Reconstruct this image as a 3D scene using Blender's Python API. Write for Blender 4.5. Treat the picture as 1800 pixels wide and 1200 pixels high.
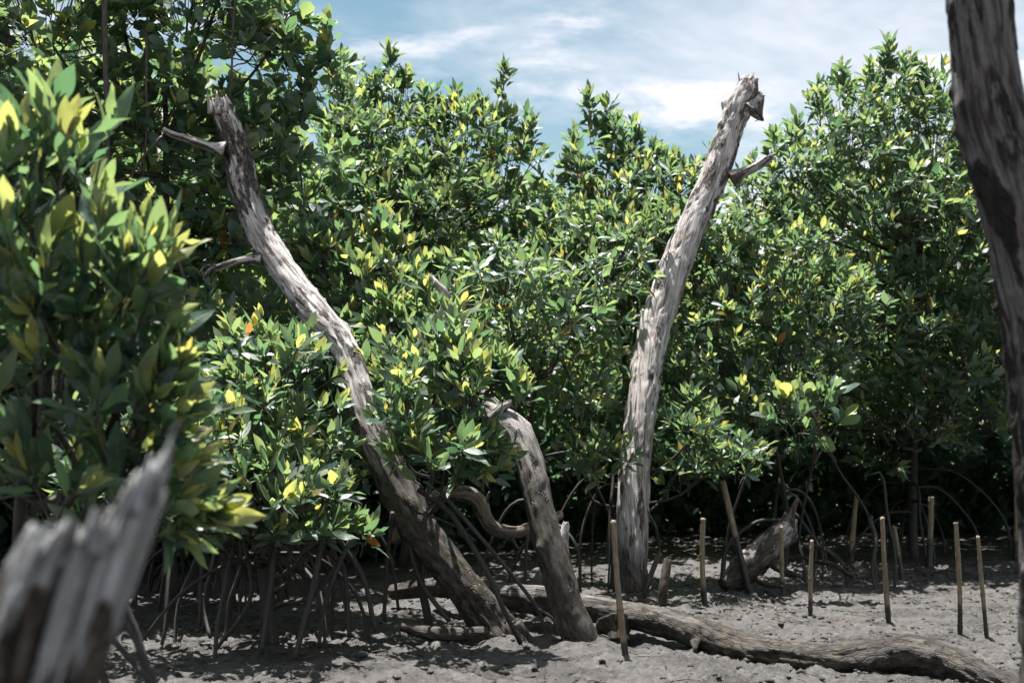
import bpy, math, random
import numpy as np
from mathutils import Vector, Matrix, noise

# ------------------------------------------------------------------ camera, sky, sun, exposure
scene = bpy.context.scene
for o in list(bpy.data.objects):
    bpy.data.objects.remove(o)
COL = scene.collection
F = 2200.0            # focal length in pixels of the 1800 px wide frame
CAM_Z = 1.15
PITCH = math.atan(200.0 / F)

cam_data = bpy.data.cameras.new("camera")
cam = bpy.data.objects.new("camera", cam_data)
COL.objects.link(cam)
cam_data.sensor_width = 36.0
cam_data.lens = 36.0 * F / 1800.0
cam_data.clip_start = 0.05
cam_data.clip_end = 2000
cam.location = (0, 0, CAM_Z)
cam.rotation_euler = (math.pi / 2 + PITCH, 0, 0)
cam_data.dof.use_dof = True
cam_data.dof.focus_distance = 7.9
cam_data.dof.aperture_fstop = 2.9
cam_data.dof.aperture_blades = 9
scene.camera = cam

SUN_EL, SUN_AZ = math.radians(78.5), math.radians(-30)      # azimuth from +Y, negative = to the left
world = bpy.data.worlds.new("World")
scene.world = world
world.use_nodes = True
wn, wl = world.node_tree.nodes, world.node_tree.links
wn.clear()
w_out = wn.new("ShaderNodeOutputWorld")
w_bg = wn.new("ShaderNodeBackground")
w_bg.inputs["Strength"].default_value = 0.05
w_sky = wn.new("ShaderNodeTexSky")
w_sky.sky_type = 'NISHITA'
w_sky.sun_disc = False
w_sky.sun_elevation = SUN_EL
w_sky.sun_rotation = SUN_AZ
w_sky.air_density = 1.0
w_sky.dust_density = 0.6
w_sky.ozone_density = 1.2
tc = wn.new("ShaderNodeTexCoord")
sep = wn.new("ShaderNodeSeparateXYZ")
wl.new(tc.outputs["Generated"], sep.inputs[0])
def wmath(op, a, b=None, clamp=False):
    n = wn.new("ShaderNodeMath"); n.operation = op; n.use_clamp = clamp
    for i, v in enumerate((a, b)):
        if v is None: continue
        if isinstance(v, (int, float)): n.inputs[i].default_value = v
        else: wl.new(v, n.inputs[i])
    return n.outputs[0]
zc = wmath('ADD', wmath('MAXIMUM', sep.outputs[2], 0.0), 0.10)
cx = wmath('DIVIDE', sep.outputs[0], zc)
cy = wmath('DIVIDE', sep.outputs[1], zc)
comb = wn.new("ShaderNodeCombineXYZ")
wl.new(cx, comb.inputs[0]); wl.new(cy, comb.inputs[1])
def cloud_noise(scale, rot, sc, detail, dist, loc=(0, 0, 0)):
    mp = wn.new("ShaderNodeMapping"); mp.inputs["Rotation"].default_value = (0, 0, rot); mp.inputs["Scale"].default_value = sc
    mp.inputs["Location"].default_value = loc
    wl.new(comb.outputs[0], mp.inputs[0])
    nz = wn.new("ShaderNodeTexNoise"); nz.inputs["Scale"].default_value = scale
    nz.inputs["Detail"].default_value = detail; nz.inputs["Roughness"].default_value = 0.6
    nz.inputs["Distortion"].default_value = dist
    wl.new(mp.outputs[0], nz.inputs["Vector"])
    return nz.outputs["Fac"]
def wramp(fac, a, b):
    r = wn.new("ShaderNodeMapRange"); r.inputs[1].default_value = a; r.inputs[2].default_value = b
    r.interpolation_type = 'SMOOTHSTEP'
    wl.new(fac, r.inputs[0]); return r.outputs[0]
cirrus = wramp(cloud_noise(0.9, 0.35, (1.0, 0.9, 1), 6, 0.5, (1.7, 0.4, 0)), 0.38, 0.71)
puffs = wramp(cloud_noise(1.7, -0.15, (0.8, 1.0, 1), 8, 0.2, (4.1, 2.3, 0)), 0.52, 0.66)
cl = wmath('ADD', wmath('MULTIPLY', cirrus, 0.66), wmath('MULTIPLY', puffs, 0.62), True)
hor = wmath('MULTIPLY', wmath('POWER', wmath('SUBTRACT', 1.0, wmath('MAXIMUM', sep.outputs[2], 0.0), True), 9.0), 0.85)
cl2 = wmath('MAXIMUM', cl, hor)
wmix = wn.new("ShaderNodeMix"); wmix.data_type = 'RGBA'
wl.new(cl2, wmix.inputs["Factor"])
tintn = wn.new("ShaderNodeMix"); tintn.data_type = 'RGBA'; tintn.blend_type = 'MULTIPLY'; tintn.inputs["Factor"].default_value = 1.0
wl.new(w_sky.outputs[0], tintn.inputs["A"]); tintn.inputs["B"].default_value = (0.88, 1.0, 0.82, 1)
wl.new(tintn.outputs["Result"], wmix.inputs["A"])
wmix.inputs["B"].default_value = (9.1, 8.5, 8.9, 1)
wl.new(wmix.outputs["Result"], w_bg.inputs["Color"])
wl.new(w_bg.outputs[0], w_out.inputs[0])

sun_data = bpy.data.lights.new("sun", 'SUN')
sun_data.energy = 5.0
sun_data.angle = math.radians(0.55)
sun_data.color = (1.0, 0.968, 0.925)
sun = bpy.data.objects.new("sun", sun_data)
COL.objects.link(sun)
S_DIR = Vector((math.sin(SUN_AZ) * math.cos(SUN_EL), math.cos(SUN_AZ) * math.cos(SUN_EL), math.sin(SUN_EL)))
sun.rotation_euler = S_DIR.to_track_quat('Z', 'Y').to_euler()
sun.location = (0, 0, 30)

scene.view_settings.view_transform = 'Standard'
scene.view_settings.look = 'None'
scene.view_settings.gamma = 1.0
scene.view_settings.exposure = 1.62
scene.view_settings.use_curve_mapping = False
scene.render.engine = 'CYCLES'
scene.cycles.max_bounces = 7
scene.cycles.diffuse_bounces = 3
scene.cycles.glossy_bounces = 3
scene.cycles.transmission_bounces = 5
scene.cycles.caustics_reflective = False
scene.cycles.caustics_refractive = False
scene.cycles.use_denoising = True

RNG = np.random.default_rng(11)
random.seed(5)

# ------------------------------------------------------------------ pixel to place helpers
FWD = np.array([0, math.cos(PITCH), math.sin(PITCH)])
UPV = np.array([0, -math.sin(PITCH), math.cos(PITCH)])
RGT = np.array([1.0, 0, 0])
def at(px, py, d):
    r = RGT * (px - 900) / F + UPV * (600 - py) / F + FWD
    r = r * (d / r[1])
    return np.array([r[0], r[1], r[2] + CAM_Z])
def on_ground(px, py):
    r = RGT * (px - 900) / F + UPV * (600 - py) / F + FWD
    t = -CAM_Z / r[2]
    return np.array([r[0] * t, r[1] * t, 0.0])
def project(P):
    q = P - np.array([0, 0, CAM_Z])
    z = q @ FWD
    return 900 + F * (q @ RGT) / z, 600 - F * (q @ UPV) / z, z

# ------------------------------------------------------------------ mesh helpers
def mesh_np(name, V, T, mat, attrs=None, smooth=True, parent=None, loc=None):
    me = bpy.data.meshes.new(name)
    V = np.ascontiguousarray(V, np.float32); T = np.ascontiguousarray(T, np.int32)
    if loc is not None: V = V - np.asarray(loc, np.float32)
    n = len(T); k = T.shape[1]
    me.vertices.add(len(V)); me.vertices.foreach_set("co", V.ravel())
    me.loops.add(n * k); me.loops.foreach_set("vertex_index", T.ravel())
    me.polygons.add(n); me.polygons.foreach_set("loop_start", np.arange(0, n * k, k, dtype=np.int32))
    me.polygons.foreach_set("use_smooth", np.full(n, smooth))
    for an, a in (attrs or {}).items():
        a = np.ascontiguousarray(a, np.float32)
        if a.ndim == 1:
            me.attributes.new(an, 'FLOAT', 'POINT').data.foreach_set("value", a)
        else:
            me.attributes.new(an, 'FLOAT_VECTOR', 'POINT').data.foreach_set("vector", a.ravel())
    me.update(calc_edges=True)
    me.materials.append(mat)
    if name is None: return me
    ob = bpy.data.objects.new(name, me)
    COL.objects.link(ob)
    if loc is not None and parent is None: ob.location = loc
    if parent is not None: ob.parent = parent
    return ob

def empty(name, loc, label=None, cat=None, group=None):
    o = bpy.data.objects.new(name, None)
    o.empty_display_size = 0.1
    COL.objects.link(o); o.location = tuple(float(v) for v in loc)
    tag(o, label, cat, group)
    return o
def tag(o, label=None, cat=None, group=None, kind=None):
    if label: o["label"] = label
    if cat: o["category"] = cat
    if group: o["group"] = group
    if kind: o["kind"] = kind
    return o

def catmull(P, n):
    P = np.asarray(P, float)
    if len(P) == 2:
        t = np.linspace(0, 1, n)[:, None]; return P[0] * (1 - t) + P[1] * t
    k = np.vstack([2 * P[0] - P[1], P, 2 * P[-1] - P[-2]])
    seg = np.linalg.norm(np.diff(P[:, :3], axis=0), axis=1); cum = np.r_[0, np.cumsum(seg)]
    u = np.linspace(0, cum[-1], n)
    i = np.clip(np.searchsorted(cum, u, side='right') - 1, 0, len(P) - 2)
    t = ((u - cum[i]) / np.maximum(seg[i], 1e-9))[:, None]
    a, b, c, d = k[i], k[i + 1], k[i + 2], k[i + 3]
    return 0.5 * (2 * b + (c - a) * t + (2 * a - 5 * b + 4 * c - d) * t ** 2 + (3 * b - a - 3 * c + d) * t ** 3)

def frames(C):
    T = np.gradient(C, axis=0); T /= np.linalg.norm(T, axis=1)[:, None]
    N = np.zeros_like(T)
    ref = np.array([0, -1.0, 0.0])
    n0 = ref - T[0] * (ref @ T[0])
    if np.linalg.norm(n0) < .1:
        ref = np.array([0, 0, 1.0]); n0 = ref - T[0] * (ref @ T[0])
    N[0] = n0 / np.linalg.norm(n0)
    for i in range(1, len(C)):
        v = N[i - 1] - T[i] * (N[i - 1] @ T[i]); N[i] = v / np.linalg.norm(v)
    return T, N, np.cross(T, N)

def tube_data(C, R, ns, cap=True):
    """plain tube; returns verts, tris, attribute s"""
    n = len(C); T, N, B = frames(C)
    th = np.linspace(0, 2 * math.pi, ns, endpoint=False)
    ring = N[:, None] * np.cos(th)[None, :, None] + B[:, None] * np.sin(th)[None, :, None]
    V = (C[:, None] + ring * np.asarray(R)[:, None, None]).reshape(-1, 3)
    i = np.arange(n - 1)[:, None] * ns; j = np.arange(ns)[None]; j2 = (j + 1) % ns
    a, b, c, d = i + j, i + j2, i + ns + j2, i + ns + j
    Q = np.stack([np.stack([a, b, c], -1), np.stack([a, c, d], -1)], 2).reshape(-1, 3)
    if cap:
        V = np.vstack([V, C[0], C[-1]])
        k0, k1 = len(V) - 2, len(V) - 1
        jj = np.arange(ns); jn = (jj + 1) % ns
        Q = np.vstack([Q, np.stack([jn, jj, np.full(ns, k0)], 1), np.stack([(n - 1) * ns + jj, (n - 1) * ns + jn, np.full(ns, k1)], 1)])
    return V, Q

def tube(name, P, r0, r1, mat, ns=6, n=10, parent=None, wob=0.0, power=1.0, loc=None):
    C = catmull(P, n)
    if wob:
        ph = random.random() * 50
        for q in range(1, n - 1):
            C[q] += np.array(noise.noise_vector(Vector((q * 2.6 / n + ph, 0, 0)))) * wob
    t = np.linspace(0, 1, n) ** power
    V, Q = tube_data(C, r0 * (1 - t) + r1 * t, ns)
    return mesh_np(name, V, Q, mat, parent=parent, loc=loc)

# ------------------------------------------------------------------ materials
def new_mat(name):
    m = bpy.data.materials.new(name); m.use_nodes = True
    nt = m.node_tree; nt.nodes.clear()
    out = nt.nodes.new("ShaderNodeOutputMaterial")
    return m, nt.nodes, nt.links, out
class NB:
    """small node builder"""
    def __init__(s, name):
        s.m, s.n, s.l, s.out = new_mat(name)
    def put(s, sock, v):
        if isinstance(v, bpy.types.NodeSocket): s.l.new(v, sock)
        elif isinstance(v, (tuple, list)) and len(v) == 3 and sock.type == 'RGBA': sock.default_value = (*v, 1)
        else: sock.default_value = v
    def math(s, op, a, b=0.0, clamp=False):
        n = s.n.new("ShaderNodeMath"); n.operation = op; n.use_clamp = clamp
        s.put(n.inputs[0], a); s.put(n.inputs[1], b); return n.outputs[0]
    def attr(s, name, out="Vector"):
        n = s.n.new("ShaderNodeAttribute"); n.attribute_name = name; return n.outputs[out]
    def noise(s, vec, scale, detail=4, rough=.55, dist=0.0):
        n = s.n.new("ShaderNodeTexNoise")
        if vec is not None: s.l.new(vec, n.inputs["Vector"])
        n.inputs["Scale"].default_value = scale; n.inputs["Detail"].default_value = detail
        n.inputs["Roughness"].default_value = rough; n.inputs["Distortion"].default_value = dist
        return n.outputs["Fac"]
    def voro(s, vec, scale, feat='F1'):
        n = s.n.new("ShaderNodeTexVoronoi"); n.feature = feat
        if vec is not None: s.l.new(vec, n.inputs["Vector"])
        n.inputs["Scale"].default_value = scale; return n.outputs["Distance"]
    def map(s, vec, sc=(1, 1, 1), loc=(0, 0, 0)):
        n = s.n.new("ShaderNodeMapping"); s.l.new(vec, n.inputs[0])
        n.inputs["Scale"].default_value = sc; n.inputs["Location"].default_value = loc; return n.outputs[0]
    def rng(s, v, a, b, c=0.0, d=1.0, smooth=True):
        n = s.n.new("ShaderNodeMapRange"); s.put(n.inputs[0], v)
        n.inputs[1].default_value = a; n.inputs[2].default_value = b; n.inputs[3].default_value = c; n.inputs[4].default_value = d
        n.interpolation_type = 'SMOOTHSTEP' if smooth else 'LINEAR'
        return n.outputs[0]
    def ramp(s, v, stops):
        n = s.n.new("ShaderNodeValToRGB"); s.put(n.inputs[0], v)
        e = n.color_ramp.elements
        while len(e) > 1: e.remove(e[-1])
        e[0].position = stops[0][0]; e[0].color = (*stops[0][1], 1)
        for p, c in stops[1:]:
            q = e.new(p); q.color = (*c, 1)
        return n.outputs[0]
    def mix(s, f, a, b, blend='MIX'):
        n = s.n.new("ShaderNodeMix"); n.data_type = 'RGBA'; n.blend_type = blend
        s.put(n.inputs["Factor"], f); s.put(n.inputs["A"], a); s.put(n.inputs["B"], b); return n.outputs["Result"]
    def bump(s, h, strength=.5, dist=.01, normal=None):
        n = s.n.new("ShaderNodeBump"); s.put(n.inputs["Height"], h)
        n.inputs["Strength"].default_value = strength; n.inputs["Distance"].default_value = dist
        if normal is not None: s.l.new(normal, n.inputs["Normal"])
        return n.outputs[0]
    def principled(s, color, rough, normal=None, spec=.5, link=True):
        n = s.n.new("ShaderNodeBsdfPrincipled")
        s.put(n.inputs["Base Color"], color); s.put(n.inputs["Roughness"], rough)
        s.put(n.inputs["Specular IOR Level"], spec)
        if normal is not None: s.l.new(normal, n.inputs["Normal"])
        if link: s.l.new(n.outputs[0], s.out.inputs[0])
        return n
    def pos(s):
        return s.n.new("ShaderNodeNewGeometry").outputs["Position"]
    def sep(s, v):
        n = s.n.new("ShaderNodeSeparateXYZ"); s.l.new(v, n.inputs[0]); return n.outputs

def leaf_material():
    b = NB("mangrove_leaf")
    v = b.attr("leafv"); x, t, tint = b.sep(v)
    # three kinds of leaf share one tint scale: mature (0 - .6), young (.65 - .9), dying (.93 - 1)
    col = b.ramp(tint, [(0, (.030, .082, .074)), (.3, (.058, .124, .096)), (.6, (.114, .175, .108)), (.68, (.180, .215, .100)),
                        (.88, (.250, .255, .100)), (.93, (.34, .26, .07)), (1.0, (.34, .13, .04))])
    tra = b.ramp(tint, [(0, (.098, .200, .082)), (.3, (.185, .295, .108)), (.6, (.30, .385, .122)), (.68, (.42, .465, .125)),
                        (.88, (.52, .505, .12)), (.93, (.56, .40, .07)), (1.0, (.56, .22, .05))])
    n1 = b.noise(b.pos(), 38, 3)
    col = b.mix(b.rng(n1, .35, .75), col, b.mix(.5, col, (.085, .12, .05)))
    rib = b.rng(b.math('ABSOLUTE', x), .03, .10, 1, 0)
    col = b.mix(b.math('MULTIPLY', rib, .55), col, (.22, .26, .09))
    # small blemishes
    sp = b.rng(b.noise(b.pos(), 160, 2), .70, .76)
    col = b.mix(b.math('MULTIPLY', sp, .6), col, (.10, .07, .03))
    vein = b.noise(b.map(v, (3, 30, 0)), 1.0, 1)
    nrm = b.bump(b.math('ADD', vein, b.math('MULTIPLY', rib, -.6)), .25, .003)
    p = b.principled(col, b.rng(n1, .3, .7, .34, .52), nrm, .95, link=False)
    tr = b.n.new("ShaderNodeBsdfTranslucent"); b.put(tr.inputs[0], tra)
    mx = b.n.new("ShaderNodeMixShader"); mx.inputs[0].default_value = .52
    b.l.new(p.outputs[0], mx.inputs[1]); b.l.new(tr.outputs[0], mx.inputs[2]); b.l.new(mx.outputs[0], b.out.inputs[0])
    return b.m
M_LEAF = leaf_material()

def twig_material(name, c0, c1):
    b = NB(name)
    n = b.noise(b.map(b.pos(), (1, 1, .35)), 55, 5)
    c = b.ramp(n, [(.3, c0), (.7, c1)])
    # tide mark near the mud
    z = b.sep(b.pos())[2]
    wet = b.rng(b.math('ADD', z, b.math('MULTIPLY', b.noise(b.pos(), 6, 3), .25)), .25, .55, 1, 0)
    c = b.mix(b.math('MULTIPLY', wet, .65), c, (.035, .030, .024))
    b.principled(c, .7, b.bump(n, .5, .006))
    return b.m
M_TWIG = twig_material("mangrove_twig", (.018, .015, .012), (.07, .06, .047))
M_ROOT = twig_material("prop_root_bark", (.007, .006, .0055), (.034, .030, .026))  # near-black: shade under the crowns is put into the root colour

def wood_material(name, pale, mid, dark, bark0, bark1, tide=0.5, tide_soft=.35):
    b = NB(name)
    g = b.attr("grain"); bark = b.attr("bark", "Fac"); crack = b.attr("crack", "Fac")
    streak = b.noise(b.map(g, (1, 1, .075)), 60, 9, .72, .6)
    broad = b.noise(b.map(g, (1, 1, .22)), 14, 5, .6)
    fine = b.noise(b.map(g, (1, 1, .3)), 260, 4, .6)
    wood = b.ramp(streak, [(.34, dark), (.45, mid), (.54, pale), (.68, tuple(min(1, k * 1.22) for k in pale))])
    wood = b.mix(b.rng(broad, .45, .72, 0, .65), wood, mid)
    wood = b.mix(b.rng(fine, .52, .75, 0, .5), wood, dark)
    wood = b.mix(b.rng(b.noise(g, 5, 3), .55, .75, 0, .35), wood, (pale[0] * .85, pale[1] * .66, pale[2] * .52))
    bk = b.ramp(b.noise(b.map(g, (1, 1, .4)), 60, 7, .7), [(.36, bark0), (.47, bark1), (.60, tuple(k * 2.6 for k in bark1)), (.72, tuple(k * 3.6 for k in bark1))])
    bkc = b.rng(b.voro(b.map(g, (1, 1, .35)), 38, 'DISTANCE_TO_EDGE'), .02, .10, 1, 0)
    bk = b.mix(b.math('MULTIPLY', bkc, .4), bk, bark0)
    edge = b.math('ADD', bark, b.math('MULTIPLY', b.math('SUBTRACT', b.noise(b.map(g, (1, 1, .3)), 45, 6), .5), .9))
    c = b.mix(b.rng(edge, .42, .58), wood, bk)
    c = b.mix(b.rng(crack, .2, .9, 0, .85), c, (.022, .019, .017))
    patch = b.rng(b.noise(b.map(g, (1, 1, .12)), 10, 6, .6, .4), .55, .64)
    c = b.mix(b.math('MULTIPLY', patch, b.rng(streak, .38, .62, .75, .12)), c, dark)
    pits = b.rng(b.voro(b.map(g, (1, 1, .6)), 55), .06, .16, 1, 0)
    c = b.mix(b.math('MULTIPLY', b.math('MULTIPLY', pits, b.rng(b.noise(g, 9, 2), .5, .6)), .8), c, (.03, .025, .022))
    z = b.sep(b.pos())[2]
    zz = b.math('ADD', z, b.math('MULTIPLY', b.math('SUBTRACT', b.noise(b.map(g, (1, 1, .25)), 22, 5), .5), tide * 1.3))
    wet = b.rng(zz, tide - tide_soft, tide + tide_soft, 1, 0)  # mud stain; in the brown and log woods it also paints shade
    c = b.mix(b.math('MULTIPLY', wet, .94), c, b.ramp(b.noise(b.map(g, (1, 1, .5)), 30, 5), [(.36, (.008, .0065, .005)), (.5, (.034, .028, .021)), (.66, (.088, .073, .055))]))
    h = b.math('ADD', b.math('MULTIPLY', streak, .8), b.math('ADD', b.math('MULTIPLY', fine, .35), b.math('MULTIPLY', pits, -.3)))
    h = b.math('ADD', h, b.math('MULTIPLY', b.math('MULTIPLY', bkc, b.rng(edge, .42, .58)), -.4))
    b.principled(c, b.math('SUBTRACT', .82, b.math('MULTIPLY', wet, .22)), b.bump(h, 1.0, .014), .3)
    return b.m
M_WOOD = wood_material("weathered_wood", (.50, .468, .448), (.25, .228, .214), (.055, .047, .042), (.014, .012, .011), (.062, .053, .047), .40, .35)
M_WOOD_BROWN = wood_material("stained_painted_shade_wood", (.50, .468, .448), (.25, .228, .214), (.055, .047, .042), (.014, .012, .011), (.050, .043, .037), 1.35, .6)  # high dark band paints the bush's shade on top of the mud stain
M_WOOD_DARK = wood_material("dark_weathered_wood", (.15, .14, .135), (.05, .042, .037), (.008, .007, .006), (.004, .003, .003), (.011, .0085, .007), -.4, .2)
M_WOOD_STUMP = wood_material("bleached_stump_wood", (.44, .45, .46), (.22, .218, .214), (.030, .025, .021), (.014, .011, .009), (.05, .04, .032), -.4, .2)
M_WOOD_LOG = wood_material("muddy_painted_shade_log", (.15, .14, .132), (.045, .040, .036), (.018, .015, .012), (.006, .005, .004), (.020, .016, .013), .17, .09)  # mud plus painted shade: low band darkens the unlit front and underside
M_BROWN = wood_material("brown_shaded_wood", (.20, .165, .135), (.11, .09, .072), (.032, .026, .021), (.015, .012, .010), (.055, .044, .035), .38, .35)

def bamboo_material():
    b = NB("bamboo")
    g = b.attr("grain"); tide = b.attr("tide", "Fac")
    n = b.noise(b.map(g, (1, 1, .06)), 160, 5)
    c = b.ramp(n, [(.3, (.085, .064, .040)), (.5, (.185, .138, .088)), (.72, (.28, .225, .16))])
    gr = b.rng(b.noise(b.map(g, (1, 1, .5)), 14, 3), .45, .65)
    c = b.mix(b.math('MULTIPLY', gr, .45), c, (.085, .085, .038))
    nd = b.attr("node", "Fac")
    c = b.mix(b.math('MULTIPLY', nd, .6), c, (.09, .07, .045))
    w = b.rng(b.math('ADD', tide, b.math('MULTIPLY', b.math('SUBTRACT', b.noise(g, 40, 4), .5), .25)), .42, .60)
    c = b.mix(w, c, (.020, .018, .015))
    b.principled(c, b.math('SUBTRACT', .6, b.math('MULTIPLY', w, .2)), b.bump(n, .3, .002), .4)
    return b.m
M_BAMBOO = bamboo_material()

def mud_material():
    b = NB("tidal_mud")
    p = b.pos()
    n1 = b.noise(p, 1.6, 6, .6); n2 = b.noise(p, 19, 9, .72); n3 = b.noise(p, 90, 6, .7)
    c = b.ramp(n2, [(.37, (.008, .007, .006)), (.45, (.036, .032, .029)), (.54, (.066, .060, .055)), (.66, (.112, .103, .097))])
    c = b.mix(b.rng(n1, .42, .68, 0, .55), c, (.062, .056, .051))
    low = b.attr("low", "Fac")
    c = b.mix(b.math('MULTIPLY', low, .72), c, (.028, .025, .022))
    bits = b.rng(b.voro(p, 30), .24, .34, 1, 0)
    c = b.mix(b.math('MULTIPLY', b.math('MULTIPLY', bits, b.rng(n2, .45, .6)), .75), c, (.03, .026, .022))
    wet = b.rng(b.noise(p, 2.3, 6, .65), .44, .60)
    c = b.mix(b.math('MULTIPLY', wet, .5), c, (.034, .030, .027))
    rough = b.math('SUBTRACT', .66, b.math('MULTIPLY', wet, .40))
    h = b.math('ADD', b.math('MULTIPLY', n2, .6), b.math('MULTIPLY', n3, .45))
    b.principled(c, rough, b.bump(h, 1.0, .03), .6)
    return b.m
M_MUD = mud_material()

# ------------------------------------------------------------------ ground
MOUNDS = [(*on_ground(890, 1118)[:2], .26, .07), (*on_ground(1020, 1125)[:2], .22, .07), (*on_ground(1104, 1052)[:2], .24, .05), (*on_ground(1280, 1035)[:2], .2, .04)]
MOUNDS += [(*on_ground(a, c)[:2], .05, .018) for a, c in ((1101, 1160), (1241, 1066), (1319, 1045), (1377, 1048), (1425, 1080), (1563, 1095), (1686, 1115), (1735, 1122))]
def ground_h(x, y):
    v = Vector((x, y, 0))
    h = noise.noise(v * .55) * .045 + noise.noise(v * 1.7 + Vector((9, 2, 0))) * .025
    l1 = noise.noise(v * 6.5 + Vector((3, 7, 0)))
    l2 = noise.noise(v * 15 + Vector((1, 5, 3)))
    l3 = noise.noise(v * 31 + Vector((4, 1, 8)))
    msk = .45 + .9 * max(0.0, noise.noise(v * .8 + Vector((5, 5, 5))) + .25)
    h += max(l1, -.12) * .036 + ((abs(l2) - .2) * .046 + l3 * .020) * msk
    for (mx, my, mr, mh) in MOUNDS:
        q = ((x - mx) ** 2 + (y - my) ** 2) / (mr * mr)
        if q < 9: h += mh * (math.exp(-q) - .55 * math.exp(-(q - 2.2) ** 2 * 1.5))
    hole = noise.noise(v * 9.5 + Vector((21, 4, 0)))
    lo = max(0.0, min(1.0, (hole - .42) / .16))
    h -= lo * .035
    return h, lo
def graded(core0, core1, step, far0, far1, grow=1.28):
    c = list(np.arange(core0, core1, step)); s = step; e = c[-1]
    while e < far1: s *= grow; e += s; c.append(e)
    s = step; e = c[0]; pre = []
    while e > far0: s *= grow; e -= s; pre.append(e)
    return np.array(pre[::-1] + c)
gx = graded(-3.6, 5.6, .027, -220, 220); gy = graded(5.9, 13.6, .029, -8, 600)
GX, GY = np.meshgrid(gx, gy)
hl = [ground_h(float(a), float(c)) for a, c in zip(GX.ravel(), GY.ravel())]
H = np.array([q[0] for q in hl]); LOW = np.array([q[1] for q in hl])
nxg, nyg = len(gx), len(gy)
ii = (np.arange(nyg - 1)[:, None] * nxg + np.arange(nxg - 1)[None]).ravel()
quads = np.stack([ii, ii + 1, ii + nxg + 1, ii + nxg], 1)
g = mesh_np("ground", np.stack([GX.ravel(), GY.ravel(), H], 1), quads, M_MUD, {"low": LOW})
tag(g, kind="structure")
def gz(x, y): return ground_h(float(x), float(y))[0]

# ------------------------------------------------------------------ leaves
LODS = {0: 7, 1: 3, 2: 2, 3: 1}
def leaf_template(nint, rng, width=.42, fold=.25, curl=.18, round_tip=0.0, wave=0.0, bend=0.0):
    ts = np.linspace(0, 1, nint + 2)
    ts = ts ** .92
    pet = .10
    prof = lambda t: np.maximum(0, np.sin(math.pi * np.clip(t, 0, 1) ** (.92 + .35 * round_tip))) ** (.85 - .25 * round_tip) * (1 - .12 * t)
    V, A = [], []
    yy = lambda t: pet + (1 - pet) * t
    zz = lambda t: -curl * t * t
    for t in ts: V.append((0, yy(t), zz(t))); A.append((0, t))
    side = {}
    for sgn in (-1, 1):
        idx = []
        for t in ts[1:-1]:
            w = width * .5 * prof(t)
            if nint == 1: w = width * .5
            idx.append(len(V))
            V.append((sgn * w, yy(t), zz(t) + fold * w + wave * math.sin(t * 9 + sgn) * .06)); A.append((sgn, t))
        side[sgn] = idx
    m = nint + 2
    Fc = []
    for sgn in (-1, 1):
        e = side[sgn]; tri = []
        tri.append((0, e[0], 1))
        for q in range(nint - 1):
            tri += [(1 + q, e[q], e[q + 1]), (1 + q, e[q + 1], 2 + q)]
        tri.append((nint, e[-1], m - 1))
        if sgn == 1: Fc += tri
        else: Fc += [(a, c, b) for a, b, c in tri]
    # petiole: a slim blade from the stem to the base of the leaf
    V = [(x + bend * max(0, y - pet) ** 2, y, z) for x, y, z in V]
    k = len(V)
    V += [(-.012, 0, 0), (.012, 0, 0)]; A += [(0, 0), (0, 0)]
    Fc.append((k, k + 1, 0))
    return np.array(V), np.array(A), np.array(Fc)
NVAR = 12
TEMPL = {}
for lod, nint in LODS.items():
    for rt in (0, 1):
        tl = []
        for k in range(NVAR):
            r = np.random.default_rng(100 + k)
            tl.append(leaf_template(nint, r, bend=r.uniform(-.16, .16), width=((.335 if lod else .29) if not rt else .52) * r.uniform(.74, 1.24), fold=r.uniform(.0, .6),
                                    curl=r.uniform(-.2, .38), round_tip=rt, wave=r.uniform(0, 1)))
        TEMPL[(lod, rt)] = (np.stack([a[0] for a in tl]), tl[0][1], tl[0][2])
TINTS = np.array([0, .1, .2, .3, .4, .5, .6, .68, .76, .84, .90, .93, 1.0])
LEAF_MESH = {}
def leaf_mesh(lod, rt, var, ti):
    key = (lod, rt, int(var), int(ti))
    if key not in LEAF_MESH:
        Vt, At, Ft = TEMPL[(lod, rt)]
        me = bpy.data.meshes.new("leaf")
        me.from_pydata(Vt[var].tolist(), [], Ft.tolist())
        me.polygons.foreach_set("use_smooth", np.ones(len(Ft), bool))
        av = np.column_stack([At, np.full(len(At), TINTS[ti])]).astype(np.float32)
        me.attributes.new("leafv", 'FLOAT_VECTOR', 'POINT').data.foreach_set("vector", av.ravel())
        me.materials.append(M_LEAF); me.update()
        LEAF_MESH[key] = me
    return LEAF_MESH[key]

def norm(v): return v / np.maximum(np.linalg.norm(v, axis=-1, keepdims=True), 1e-9)

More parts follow.
